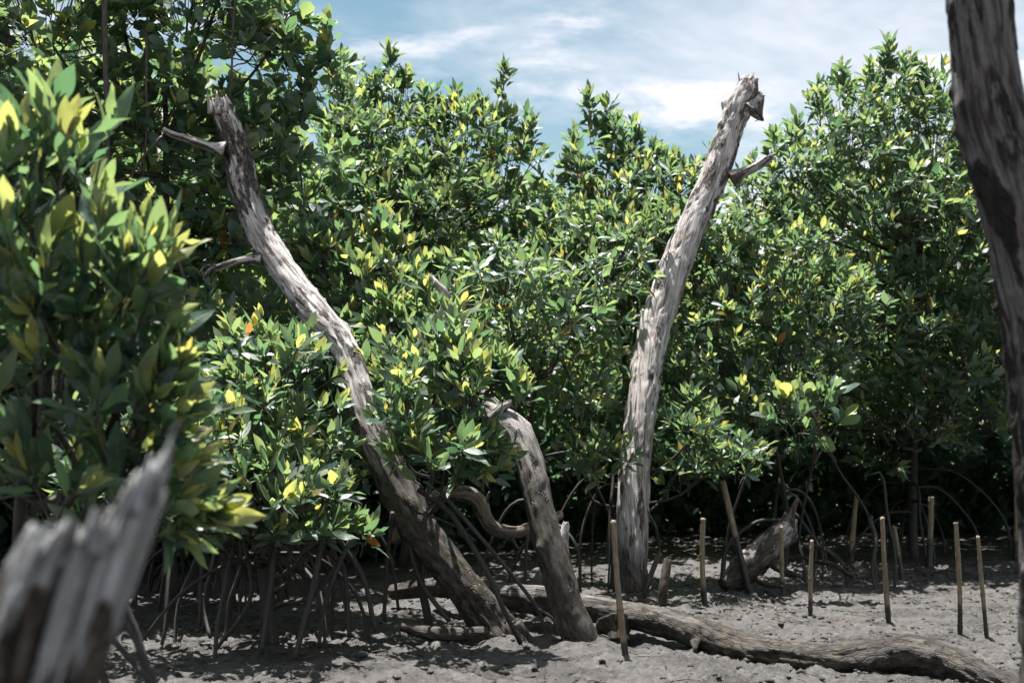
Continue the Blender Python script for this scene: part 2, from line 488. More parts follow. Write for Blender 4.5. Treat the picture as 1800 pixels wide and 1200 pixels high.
def rosettes(P, A, L, rng, droop=.0, young=.6, pairs=(3, 6), senesc=.006, spread=1.0):
    """whorls of leaves at shoot tips: returns per-leaf origin, X, Y, Z axes, length, tint index"""
    n = len(P)
    A = norm(A)
    ref = np.where(np.abs(A[:, 2:3]) < .9, np.array([[0, 0, 1.0]]), np.array([[1.0, 0, 0]]))
    U = norm(np.cross(ref, A)); W = np.cross(A, U)
    O_, D_, N_, L_, T_ = [], [], [], [], []
    npair = rng.integers(pairs[0], pairs[1] + 1, n)
    phase = rng.uniform(0, 6.28, n)
    base_ang = [9, 25, 42, 60, 80, 98, 112]
    yv = rng.random(n) < young
    for j in range(pairs[1]):
        for sgn in (0, 1):
            m = npair > j
            if not m.any(): continue
            k = m.sum()
            ang = np.radians((base_ang[j] * spread + rng.normal(0, 11, k)))
            az = phase[m] + j * 1.45 + sgn * math.pi + rng.normal(0, .28, k)
            R = U[m] * np.cos(az)[:, None] + W[m] * np.sin(az)[:, None]
            d = A[m] * np.cos(ang)[:, None] + R * np.sin(ang)[:, None]
            d = d + np.array([0, 0, -1.0]) * (droop * (.35 + .25 * j) * rng.uniform(.3, 1.2, k))[:, None]
            d = norm(d)
            nn = A[m] - d * np.sum(A[m] * d, 1)[:, None]
            nn = norm(nn + .0001)
            roll = rng.normal(0, .42, k)
            xx = np.cross(d, nn)
            nn = nn * np.cos(roll)[:, None] + xx * np.sin(roll)[:, None]
            ls = L * [.72, .95, 1.04, 1.03, .98, .92, .9][j] * rng.uniform(.62, 1.18, k)
            O_.append(P[m] - A[m] * (j * .020 * rng.uniform(.7, 1.5, k) * (L / .15))[:, None])
            D_.append(d); N_.append(nn); L_.append(ls)
            if j == 0: ti = np.where(yv[m], rng.integers(5, 11, k), rng.integers(3, 8, k))
            elif j == 1: ti = np.where(yv[m] & (rng.random(k) < .5), rng.integers(6, 10, k), rng.integers(1, 7, k))
            else: ti = rng.integers(0, 6, k)
            if j >= 2: ti = np.where(rng.random(k) < senesc, rng.integers(11, 13, k), ti)
            T_.append(ti)
    O = np.vstack(O_); D = np.vstack(D_); N = np.vstack(N_); Lg = np.concatenate(L_); Ti = np.concatenate(T_)
    X = np.cross(D, N)
    return dict(O=O, X=X, Y=D, Z=N, L=Lg, T=Ti)

def leaf_join(name, lf, idx, lod, rt, parent, loc):
    Vt, At, Ft = TEMPL[(lod, rt)]
    var = lf["V"][idx]
    v = Vt[var]
    L = lf["L"][idx][:, None, None]
    W = lf["O"][idx][:, None] + L * (v[..., 0:1] * lf["X"][idx][:, None] + v[..., 1:2] * lf["Y"][idx][:, None] + v[..., 2:3] * lf["Z"][idx][:, None])
    m = v.shape[1]; n = len(idx)
    T = (Ft[None] + (np.arange(n) * m)[:, None, None]).reshape(-1, 3)
    av = np.concatenate([np.broadcast_to(At[None], (n, m, 2)), np.broadcast_to(TINTS[lf["T"][idx]][:, None, None], (n, m, 1))], 2).reshape(-1, 3)
    return mesh_np(name, W.reshape(-1, 3), T, M_LEAF, {"leafv": av}, parent=parent, loc=loc)

def stems_mesh(name, P0, P1, P2, r0, r1, mat, parent, loc, nseg=4, ns=3):
    """many thin twigs in one mesh (quadratic curves)"""
    n = len(P0); t = np.linspace(0, 1, nseg + 1)[None, :, None]
    C = P0[:, None] * (1 - t) ** 2 + 2 * P1[:, None] * t * (1 - t) + P2[:, None] * t ** 2
    T = norm(P2 - P0); ref = np.where(np.abs(T[:, 2:3]) < .8, np.array([[0, 0, 1.0]]), np.array([[1.0, 0, 0]]))
    U = norm(np.cross(T, ref)); Wv = np.cross(T, U)
    th = np.arange(ns) * 2 * math.pi / ns
    ring = U[:, None] * np.cos(th)[None, :, None] + Wv[:, None] * np.sin(th)[None, :, None]
    rad = (np.asarray(r0).reshape(-1, 1) * (1 - t[0, :, 0]) + r1 * t[0, :, 0])
    V = C[:, :, None] + ring[:, None] * rad[..., None, None]
    m = (nseg + 1) * ns
    a = (np.arange(nseg)[:, None] * ns + np.arange(ns)[None]); b = (np.arange(nseg)[:, None] * ns + (np.arange(ns)[None] + 1) % ns)
    Q = np.stack([a, b, b + ns, a + ns], -1).reshape(-1, 4)
    Tt = (Q[None] + (np.arange(n) * m)[:, None, None]).reshape(-1, 4)
    return mesh_np(name, V.reshape(-1, 3), Tt, mat, parent=parent, loc=loc)

# ------------------------------------------------------------------ trees
TREES = []
def make_tree(name, label, cat, base, lobes, L, lod, rt=0, density=26, droop=.12, young=.5, leaders=(), seed=0, roots=6,
              root_r=1.0, trunk_r=.05, roots_px=(), trunk_top=None, group=None, pairs=(3, 5), inner=.25, senesc=.006, spread=1.0, branches_px=(), extra=()):
    rng = np.random.default_rng(seed + 1000)
    bz = gz(base[0], base[1])
    loc = np.array([base[0], base[1], bz])
    root = empty(name, loc, label, cat, group)
    Ps, As, S0, S1 = [], [], [], []
    cents = []
    for (px, py, d, rx, ry, rz) in lobes:
        c = at(px, py, d); k = d / F
        R = np.array([rx * k, rz, ry * k])
        area = 4 * math.pi * ((R[0] * R[1]) ** 1.6 / 3 + (R[0] * R[2]) ** 1.6 / 3 + (R[1] * R[2]) ** 1.6 / 3) ** (1 / 1.6)
        n = int(area * density)
        v = norm(rng.normal(size=(n * 2, 3)))
        keep = rng.random(n * 2) < np.where(v[:, 2] < -.35, .35, 1.0) * np.where(v[:, 1] > .5, .55, 1.0)
        v = v[keep][:n]
        rad = np.where(rng.random(len(v)) < inner, rng.uniform(.35, .75, len(v)), rng.uniform(.78, 1.06, len(v)))
        bump = np.array([noise.noise(Vector(q * 2.1) + Vector((seed * 3.1, px * .01, py * .01))) for q in v])
        rad = rad * (1 + .38 * bump)
        off = v * R * rad[:, None]
        P = c + off
        ax = norm(v * .75 + np.array([0, -.10, .85]) + rng.normal(0, .28, v.shape))
        st = c + off * rng.uniform(.25, .6, (len(v), 1)) + np.array([0, 0, -1.0]) * rng.uniform(.05, .25, (len(v), 1))
        keep = P[:, 2] > .45
        Ps.append(P[keep]); As.append(ax[keep]); S0.append(st[keep]); cents.append(c)
        S1.append(P[keep] - ax[keep] * rng.uniform(.10, .25, (keep.sum(), 1)))
    for (px, py, d, ln) in leaders:
        tip = at(px, py, d); lean = rng.normal(0, .10, 2)
        foot = tip - np.array([lean[0] * ln, lean[1] * ln, ln])
        Ps.append(tip[None]); As.append(norm(np.array([[lean[0], lean[1], 1.0]]))); S0.append(foot[None]); S1.append((foot + tip)[None] / 2)
        for q in range(int(ln / .055)):
            f = rng.uniform(.15, .93); p = foot * (1 - f) + tip * f
            o = norm(np.array([rng.normal(), rng.normal() * .8, .9])) * rng.uniform(.05, .17) * (1.15 - f)
            Ps.append((p + o)[None]); As.append(norm(o + np.array([0, 0, .12]))[None]); S0.append((p - [0, 0, .05])[None]); S1.append((p + o * .5)[None])
    for (px, py, d, ax) in extra:
        tip = at(px, py, d)
        a = norm(np.array([ax])) ; Ps.append(tip[None]); As.append(a); S0.append(tip[None] - a * .35 - np.array([[0, 0, .1]])); S1.append(tip[None] - a * .15)
    P = np.vstack(Ps); A = np.vstack(As); S0 = np.vstack(S0); S1 = np.vstack(S1)
    lf = rosettes(P, A, L, rng, droop=droop, young=young, pairs=pairs, senesc=senesc, spread=spread)
    lf["V"] = rng.integers(0, NVAR, len(lf["L"]))
    TREES.append((root, loc, lf, lod, rt))
    stems_mesh("twigs", S0, S1, P, rng.uniform(.0035, .007, len(P)) * (L / .15), .0022 * (L / .15), M_TWIG, root, loc)["kind"] = "stuff"
    # trunk, branches to each lobe, arching prop roots
    cents = np.array(cents)
    if trunk_top is None:
        trunk_top = np.array([cents[:, 0].mean() * .5 + base[0] * .5, cents[:, 1].mean(), cents[:, 2].max() * .75])
    fork0 = np.array([base[0], base[1], bz + .55])
    P_tr = [np.array([base[0] + rng.normal(0, .05), base[1], bz - .08]), fork0, fork0 * .6 + trunk_top * .4 + np.array([rng.normal(0, .08), 0, .1]), trunk_top]
    tube("trunk", P_tr, trunk_r, trunk_r * .35, M_ROOT, 8, 18, root, .03, loc=loc)
    C = catmull(P_tr, 18)
    for c in cents:
        q = C[int(np.clip(np.searchsorted(C[:, 2], c[2] - .5), 2, 15))]
        mid = (q + c) / 2 + np.array([rng.normal(0, .06), rng.normal(0, .06), -.12])
        tube("branch", [q, mid, c], trunk_r * .42, .009, M_TWIG, 5, 9, root, .04, loc=loc)
    for q in range(roots):
        a = q * 6.28 / max(roots, 1) + rng.uniform(-.4, .4)
        rr = rng.uniform(.2, .75) * root_r; z0 = bz + rng.uniform(.45, 1.15)
        p0 = np.array([base[0], base[1], z0]); dirv = np.array([math.cos(a), math.sin(a), 0])
        e = p0 + dirv * rr; e[2] = gz(e[0], e[1]) - .06
        m1 = p0 + dirv * rr * .45 + np.array([0, 0, -.03]); m2 = p0 + dirv * rr * .86; m2[2] = (z0) * .5 + bz * .5
        tube("prop_root", [p0, m1, m2, e], rng.uniform(.010, .022), rng.uniform(.008, .016), M_ROOT, 6, 16, root, .05, loc=loc)
    for pts, r in branches_px:
        tube("branch", [at(*q) for q in pts], r, r * .6, M_TWIG, 6, 16, root, .03, loc=loc)
    for pts, r in roots_px:
        tube("prop_root", [at(*q) for q in pts], r, r * .85, M_ROOT, 7, 14, root, .012, loc=loc)
    return root

def gp(px, d): return at(px, 800, d)[:2]
def ground_d(py): return on_ground(900, py)[1]

# back to front
make_tree("mangrove_tree", "tall dark mangrove tree rising out of the frame at top left", "tree", gp(300, 10.2),
    [(80, 60, 9.6, 190, 160, .8), (330, 30, 9.9, 180, 150, .8), (480, 80, 9.8, 85, 100, .5), (250, 240, 9.8, 190, 140, .7), (450, 260, 10.0, 105, 120, .6),
     (60, 320, 9.5, 150, 170, .7), (370, 420, 10.1, 120, 110, .5), (200, 470, 9.9, 170, 120, .6), (200, -130, 10.1, 220, 130, .8), (420, -120, 10.1, 120, 110, .6),
     (540, 330, 10.7, 90, 110, .5), (-120, 200, 9.7, 140, 260, .8)],
    .180, 1, rt=1, density=15, droop=.42, young=.3, leaders=[(575, 40, 9.7, .5), (545, 130, 9.7, .4)], seed=1, roots=18, root_r=1.8, trunk_r=.06, senesc=.012, inner=.3,
    branches_px=[([(180, -120, 9.1), (186, 60, 9.0), (188, 200, 9.0), (196, 400, 9.2)], .024), ([(412, -80, 9.2), (410, 60, 9.2), (405, 180, 9.3)], .012), ([(360, 5, 9.3), (385, 45, 9.2), (412, 70, 9.2)], .008),
                 ([(480, 60, 9.2), (445, 100, 9.2), (410, 118, 9.2)], .009), ([(256, 60, 9.3), (258, 180, 9.2), (254, 330, 9.4)], .012), ([(330, 520, 9.3), (315, 460, 9.3), (305, 380, 9.4)], .016), ([(285, 240, 9.1), (235, 300, 9.1), (195, 320, 9.2)], .012)])
make_tree("mangrove_tree", "mangrove tree with pointed sprigs against the sky between the two dead trunks", "tree", gp(720, 13.2),
    [(690, 235, 12.6, 115, 95, .7), (820, 255, 12.4, 105, 85, .6), (620, 310, 12.2, 130, 120, .8), (750, 360, 12.0, 150, 110, .8), (880, 330, 12.2, 85, 85, .5),
     (600, 180, 12.8, 60, 70, .5), (700, 500, 12.2, 160, 120, .7)],
    .168, 2, density=21, droop=.08, young=.35, leaders=[(683, 88, 12.5, .65), (745, 155, 12.5, .5), (885, 115, 12.3, .75), (925, 200, 12.3, .4), (640, 150, 12.6, .35),
      (800, 160, 12.4, .4), (715, 130, 12.5, .5), (662, 130, 12.5, .5), (775, 180, 12.5, .4), (840, 170, 12.4, .35)], seed=2, roots=5, group=None)
make_tree("mangrove_tree", "mangrove tree rounded below the clouds just to the left of the straight pale dead trunk", "tree", gp(1090, 13.0),
    [(1060, 310, 12.4, 80, 75, .5), (1135, 335, 12.4, 95, 75, .6), (1005, 380, 12.2, 90, 80, .5), (1080, 430, 11.8, 140, 95, .7), (1195, 390, 12.2, 80, 85, .6), (960, 460, 12, 110, 90, .6), (1120, 540, 12, 140, 100, .6)],
    .168, 2, density=21, droop=.12, young=.35, leaders=[(1035, 163, 12.4, .6), (1068, 185, 12.4, .6), (1112, 215, 12.4, .5), (1185, 275, 12.3, .4), (1150, 255, 12.3, .4), (1010, 230, 12.3, .5), (1085, 210, 12.3, .5)], seed=3, roots=5)
make_tree("mangrove_tree", "broad tall mangrove tree filling the right side behind the bamboo stakes", "tree", gp(1600, 14.0),
    [(1570, 190, 13, 90, 85, .6), (1485, 250, 12.8, 95, 90, .6), (1640, 260, 13, 100, 120, .7), (1400, 315, 12.6, 95, 75, .6), (1540, 390, 12.6, 170, 130, .9), (1680, 450, 12.8, 140, 170, .9),
     (1560, 580, 12.8, 170, 130, .8), (1710, 640, 12.8, 140, 150, .8), (1600, 730, 13.1, 190, 90, .8), (1760, 300, 13.2, 90, 120, .6), (1460, 700, 13.1, 130, 90, .7), (1850, 500, 13, 120, 240, .8),
     (1330, 360, 12.6, 70, 60, .5)],
    .172, 2, density=19, droop=.2, young=.25, leaders=[(1560, 72, 13, .7), (1480, 118, 12.9, .6), (1600, 95, 13, .5), (1530, 115, 13, .5), (1440, 150, 12.8, .5), (1360, 235, 12.6, .35), (1630, 120, 13, .5), (1250, 265, 12.8, .3), (1400, 205, 12.7, .4)],
    seed=4, roots=9, root_r=1.5, trunk_r=.06)
make_tree("mangrove_bush", "mangrove bush with drooping dark leaves in the middle, left of the straight pale trunk", "bush", gp(960, 10.6),
    [(880, 500, 9.7, 110, 85, .5), (990, 570, 10.0, 110, 100, .5), (1060, 480, 10.5, 100, 85, .5), (900, 610, 10.1, 100, 80, .4)],
    .165, 1, density=17, droop=.75, young=.14, seed=5, roots=6, senesc=.02, trunk_r=.035,
    branches_px=[([(948, 560, 9.5), (940, 620, 9.5), (918, 685, 9.6)], .007), ([(998, 520, 9.7), (1000, 570, 9.7), (1012, 600, 9.8)], .006), ([(1080, 565, 9.9), (1040, 558, 9.8), (1010, 562, 9.8)], .012)])
make_tree("mangrove_bush", "bright leafy mangrove bush right of the straight pale trunk, before the broad tall tree", "bush", gp(1380, 12.2),
    [(1290, 540, 11.6, 100, 110, .6), (1400, 500, 11.6, 110, 100, .6), (1480, 560, 11.4, 75, 80, .5), (1310, 700, 11.2, 100, 90, .5), (1250, 420, 12, 80, 80, .5), (1400, 640, 11.4, 90, 70, .5), (1240, 620, 11.2, 80, 80, .5)],
    .155, 2, density=24, droop=.22, young=.5, leaders=[(1408, 385, 11.6, .3), (1470, 460, 11.4, .3), (1500, 500, 11.4, .25), (1300, 420, 11.6, .3)], seed=6, roots=7, senesc=.015, root_r=1.2, trunk_r=.026)
make_tree("mangrove_bush", "low bright mangrove bush around the foot of the straight pale trunk", "bush", gp(1080, 11.0),
    [(1015, 700, 10.3, 62, 55, .35), (1035, 805, 10.1, 72, 48, .35), (1222, 765, 10.3, 58, 60, .35), (1130, 700, 11.4, 80, 60, .35), (1285, 800, 10.4, 62, 42, .3), (1195, 820, 10.9, 50, 36, .25)],
    .145, 1, density=28, droop=.06, young=.6, leaders=[(1062, 645, 10.4, .25), (990, 670, 10.3, .2), (1215, 690, 10.3, .2), (1025, 660, 10.3, .2)], seed=7, roots=6, trunk_r=.035)
make_tree("mangrove_bush", "low dark mangrove bush with arching roots left of the bent dead trunk's foot", "bush", gp(470, 7.9),
    [(480, 660, 7.8, 130, 85, .5), (420, 770, 7.3, 110, 90, .55), (525, 780, 7.6, 85, 90, .4), (490, 870, 7.2, 130, 70, .55), (570, 640, 9.1, 80, 70, .35), (350, 860, 7.2, 100, 80, .5), (580, 890, 7.7, 45, 45, .3), (505, 925, 7.35, 105, 38, .35), (620, 930, 7.9, 50, 30, .25), (240, 820, 7.3, 120, 100, .5)],
    .160, 1, density=27, droop=.18, young=.45, leaders=[(455, 600, 7.8, .3)], seed=8, roots=9, trunk_r=.05, root_r=1.0, senesc=.008,
    roots_px=[([(575, 900, 7.35), (556, 1000, 7.3), (540, 1070, 7.25), (515, 1168, 7.2)], .020), ([(485, 960, 7.4), (470, 1060, 7.3), (458, 1150, 7.25)], .016),
              ([(470, 985, 7.6), (400, 990, 7.5), (320, 1040, 7.4), (250, 1125, 7.4)], .011), ([(610, 960, 7.5), (575, 1040, 7.4), (560, 1140, 7.4)], .014), ([(590, 940, 7.6), (640, 1020, 7.6), (660, 1110, 7.6)], .016),
              ([(430, 950, 7.7), (440, 1050, 7.6), (380, 1140, 7.5)], .015), ([(520, 960, 7.8), (600, 990, 7.8), (615, 1120, 7.7)], .017), ([(380, 960, 7.8), (360, 1060, 7.8), (370, 1120, 7.7)], .014)])
make_tree("mangrove_bush", "sunlit yellow-green mangrove bush between the bent dead trunk and the curved dead trunk", "bush", gp(740, 8.2),
    [(640, 480, 9.5, 100, 85, .4), (560, 450, 9.5, 60, 60, .35), (705, 560, 9.0, 95, 85, .3), (765, 640, 7.8, 85, 72, .35), (820, 670, 7.6, 66, 46, .3), (715, 720, 7.5, 62, 65, .28), (790, 790, 7.5, 95, 52, .35), (860, 800, 7.5, 45, 40, .25), (690, 645, 8.7, 85, 70, .3), (625, 560, 9.3, 75, 65, .3), (880, 655, 7.6, 34, 32, .22), (790, 560, 8.9, 60, 50, .3)],
    .172, 1, density=29, droop=.04, young=.92, spread=.85, leaders=[(668, 375, 9.5, .3), (700, 390, 9.5, .3), (620, 400, 9.5, .25), (540, 405, 9.5, .25), (745, 505, 9.0, .3), (800, 600, 7.7, .25), (900, 650, 7.5, .25), (870, 625, 7.6, .25)], seed=9, roots=0, trunk_r=.03,
    roots_px=[([(735, 860, 7.6), (790, 900, 7.55), (845, 985, 7.5), (885, 1070, 7.5), (915, 1130, 7.6)], .017), ([(770, 860, 7.5), (830, 925, 7.45), (895, 1005, 7.45), (945, 1070, 7.5), (958, 1112, 7.6)], .013),
              ([(945, 1070, 7.5), (968, 1085, 7.55), (982, 1115, 7.65)], .010), ([(733, 900, 7.6), (790, 920, 7.55), (836, 950, 7.5)], .008), ([(690, 900, 7.9), (680, 1000, 8.0), (675, 1090, 8.0)], .015), ([(715, 930, 8.0), (735, 1010, 8.0), (790, 1090, 7.9)], .018)])
make_tree("mangrove_bush", "near mangrove shrub with big yellow-green leaves at the left edge above the splintered stump", "bush", gp(60, 3.95),
    [(60, 400, 3.70, 120, 170, .28), (180, 520, 3.65, 120, 120, .25), (80, 650, 3.65, 140, 140, .28), (220, 690, 3.60, 85, 90, .2), (130, 840, 3.65, 150, 95, .28), (245, 860, 3.65, 75, 70, .18), (-80, 560, 3.85, 140, 250, .3)],
    .172, 0, density=31, droop=.03, young=.8, spread=.78, leaders=[(88, 190, 3.65, .3), (255, 420, 3.60, .16), (195, 400, 3.65, .2), (20, 260, 3.75, .2)], seed=10, roots=4, trunk_r=.04, root_r=.7,
    roots_px=[([(120, 960, 3.7), (190, 1110, 3.7), (260, 1200, 3.65), (330, 1330, 3.65), (350, 1480, 3.7)], .010), ([(150, 950, 3.6), (215, 1080, 3.6), (275, 1200, 3.6), (300, 1330, 3.6), (310, 1500, 3.6)], .008),
              ([(100, 980, 3.6), (150, 1130, 3.6), (195, 1230, 3.6), (220, 1540, 3.6)], .011)],
    extra=[(292, 620, 3.60, (.5, -.2, .7)), (300, 660, 3.55, (.5, -.3, .6)), (307, 720, 3.60, (.7, -.2, .4)), (357, 905, 3.65, (.9, -.2, .3)), (332, 915, 3.65, (.9, -.3, .0)), (315, 940, 3.65, (.6, -.3, -.6)), (287, 580, 3.65, (.3, -.1, .8)), (290, 430, 3.65, (.5, -.1, .7)),
           (190, 225, 3.75, (.2, 0, .9)), (322, 810, 3.6, (.8, -.1, .3)), (347, 885, 3.6, (.8, -.1, .5)), (314, 880, 3.55, (.7, -.3, .6)), (367, 900, 3.6, (.9, -.1, .35)), (302, 925, 3.6, (.6, -.4, .2)), (327, 900, 3.55, (.8, -.3, .3)), (310, 650, 3.55, (.5, -.3, .7)), (297, 690, 3.6, (.7, -.2, .5)), (280, 640, 3.55, (.4, -.3, .8)), (307, 760, 3.6, (.8, -.2, .4)), (300, 740, 3.55, (.6, -.4, .6)), (290, 470, 3.6, (.5, -.2, .8)), (270, 500, 3.55, (.4, -.3, .8)), (230, 440, 3.6, (.2, -.2, .9)), (292, 850, 3.55, (.7, -.3, .5))])
make_tree("mangrove_bush", "dark shaded mangrove bush behind the low bush, under the tall tree on the left", "bush", gp(400, 9.3),
    [(300, 600, 8.9, 110, 90, .5), (440, 560, 9.3, 100, 80, .5), (560, 690, 9.2, 90, 90, .4), (380, 720, 8.8, 120, 90, .5), (180, 690, 8.8, 130, 120, .5), (600, 800, 9.0, 80, 70, .4), (440, 830, 8.7, 140, 70, .5), (250, 850, 8.6, 140, 80, .5), (60, 820, 8.8, 130, 120, .5)],
    .165, 2, density=17, droop=.3, young=.25, seed=13, roots=34, root_r=2.2, trunk_r=.045)
# the small sapling with rounded leaves in front of the right-hand thicket
sb = on_ground(1402, 985)
make_tree("mangrove_sapling", "small sapling with rounded pale leaves on a thin stem among the bamboo stakes", "sapling", (sb[0], 11.0),
    [(1420, 715, 10.2, 40, 24, .15)], .215, 0, rt=1, density=20, droop=.0, young=.12, seed=12, roots=3, root_r=.4, trunk_r=.016, inner=.1, pairs=(2, 3),
    leaders=[], extra=[(1378, 700, 10.1, (-.1, -.2, .9)), (1440, 690, 10.1, (.1, -.2, .9)), (1482, 735, 10.1, (.5, -.2, .6)), (1440, 772, 10.1, (.2, -.6, -.3)), (1410, 730, 10.0, (0, -.5, .7)), (1462, 685, 10.1, (.3, -.2, .8)), (1360, 735, 10.1, (-.6, -.2, .5)), (1425, 755, 10.1, (-.3, -.8, .2))],
    trunk_top=at(1425, 735, 10.7), roots_px=[([(1425, 735, 10.6), (1432, 790, 10.7), (1418, 860, 10.9), (1402, 960, 11.0)], .012)])

# ---- thicket behind everything, one mass
def thicket():
    rng = np.random.default_rng(77)
    TX = [-1500, 0, 400, 470, 560, 700, 900, 985, 1040, 1150, 1230, 1290, 1400, 1560, 1800, 3300]
    TY = [40, 40, 60, 140, 270, 240, 270, 350, 300, 330, 400, 380, 330, 220, 240, 180]
    Ps = []
    # low growth that fills the dark hollow under the trees
    n = 8500
    px = rng.uniform(-500, 2200, n)
    dmin = np.interp(px, [-700, 500, 700, 900, 1000, 1250, 1400, 2300], [13.0, 13.0, 14.0, 16.0, 17.5, 18.5, 18.5, 18.5])
    d = dmin + rng.uniform(0, 1, n) * 2.6
    Ps.append(np.stack([(px - 900) / F * d, d, rng.uniform(.0, 1, n) ** 1.3 * 2.0 + .05], 1))
    for k in range(230):
        px = rng.uniform(-1000, 2700); dlo = float(np.interp(px, [-700, 600, 800, 1000], [10.8, 11.0, 13.6, 14.0])); d = dlo + rng.uniform(0, 1) ** 1.3 * 7.5
        top = np.interp(px, TX, TY)
        x = at(px, 800, d)[0]
        ztop = max(1.5, min(8.2, CAM_Z + (800 - top - rng.uniform(20, 130)) / F * d))
        n = 150
        q = rng.normal(0, 1, (n, 3)) * np.array([.75, .75, 1]); q[:, 2] = np.where(rng.random(n) < .25, rng.uniform(.3, 1.5, n), rng.uniform(.12, 1, n) ** .8 * ztop)
        P = np.array([x, d, 0]) + q; P[:, 2] = q[:, 2]
        zl = CAM_Z + (800 - np.interp(project(P)[0], TX, TY)) / F * P[:, 1]
        Ps.append(P[(P[:, 2] < zl) & (P[:, 1] > dlo - .2)])
    P = np.vstack(Ps)
    P = P[(P[:, 2] > 1.1) | (P[:, 1] > np.interp(P[:, 0], [-8, -2, 1, 3], [12.8, 13.0, 17.0, 18.2]))]
    A = norm(rng.normal(0, .5, P.shape) + np.array([0, -.25, .9]))
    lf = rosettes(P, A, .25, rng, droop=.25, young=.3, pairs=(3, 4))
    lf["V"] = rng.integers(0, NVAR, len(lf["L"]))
    lf["T"] = np.where(lf["O"][:, 2] < 1.6, np.minimum(lf["T"], rng.integers(0, 3, len(lf["T"]))), lf["T"])  # low leaves get the darkest tints, painting in the hollow's shade
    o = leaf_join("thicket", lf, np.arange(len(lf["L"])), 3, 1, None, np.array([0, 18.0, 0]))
    tag(o, "dense mangrove thicket filling the far background below the sky", "thicket", kind="stuff")
thicket()

# ---- which leaves show largest: a coarse depth buffer over all leaves
def pick_leaves():
    W, Hh, sc = 900, 600, .5
    pts, dep, own = [], [], []
    offs = []; tot = 0
    for (_, _, lf, _, _) in TREES:
        offs.append(tot); n = len(lf["L"])
        for t in (.2, .4, .6, .8, .95):
            for s in (-.12, 0, .12):
                p = lf["O"] + lf["Y"] * (lf["L"] * t)[:, None] + lf["X"] * (lf["L"] * s * (1 if t < .9 else .3))[:, None]
                x, y, z = project(p)
                pts.append(np.stack([x * sc, y * sc], 1)); dep.append(z); own.append(np.arange(n) + tot)
        tot += n
    pts = np.vstack(pts); dep = np.concatenate(dep); own = np.concatenate(own)
    ok = (pts[:, 0] >= 0) & (pts[:, 0] < W) & (pts[:, 1] >= 0) & (pts[:, 1] < Hh) & (dep > .1)
    cell = (pts[ok, 1] // 3).astype(int) * (W // 3) + (pts[ok, 0] // 3).astype(int)
    dep, own = dep[ok], own[ok]
    zb = np.full((W // 3) * (Hh // 3), 1e9); np.minimum.at(zb, cell, dep)
    vis = dep <= zb[cell] + .02
    score = np.zeros(tot); np.add.at(score, own[vis], 1.0)
    res = []
    for o, (_, _, lf, _, _) in zip(offs, TREES):
        n = len(lf["L"]); s = score[o:o + n]
        z = project(lf["O"])[2]
        s = s * (lf["L"] / z) ** 1.0
        order = np.argsort(-s)[:300]
        res.append(order[s[order] > 0])
    return res
for (root, loc, lf, lod, rt), big in zip(TREES, pick_leaves()):
    rest = np.setdiff1d(np.arange(len(lf["L"])), big)
    leaf_join("crown", lf, rest, lod, rt, root, loc)["kind"] = "stuff"
    for i in big:
        ob = bpy.data.objects.new("leaf", leaf_mesh(lod, rt, lf["V"][i], lf["T"][i]))
        M = np.eye(4); l = lf["L"][i]
        M[:3, 0] = lf["X"][i] * l; M[:3, 1] = lf["Y"][i] * l; M[:3, 2] = lf["Z"][i] * l; M[:3, 3] = lf["O"][i] - loc
        ob.parent = root
        ob.matrix_basis = Matrix(M.tolist())
        COL.objects.link(ob)

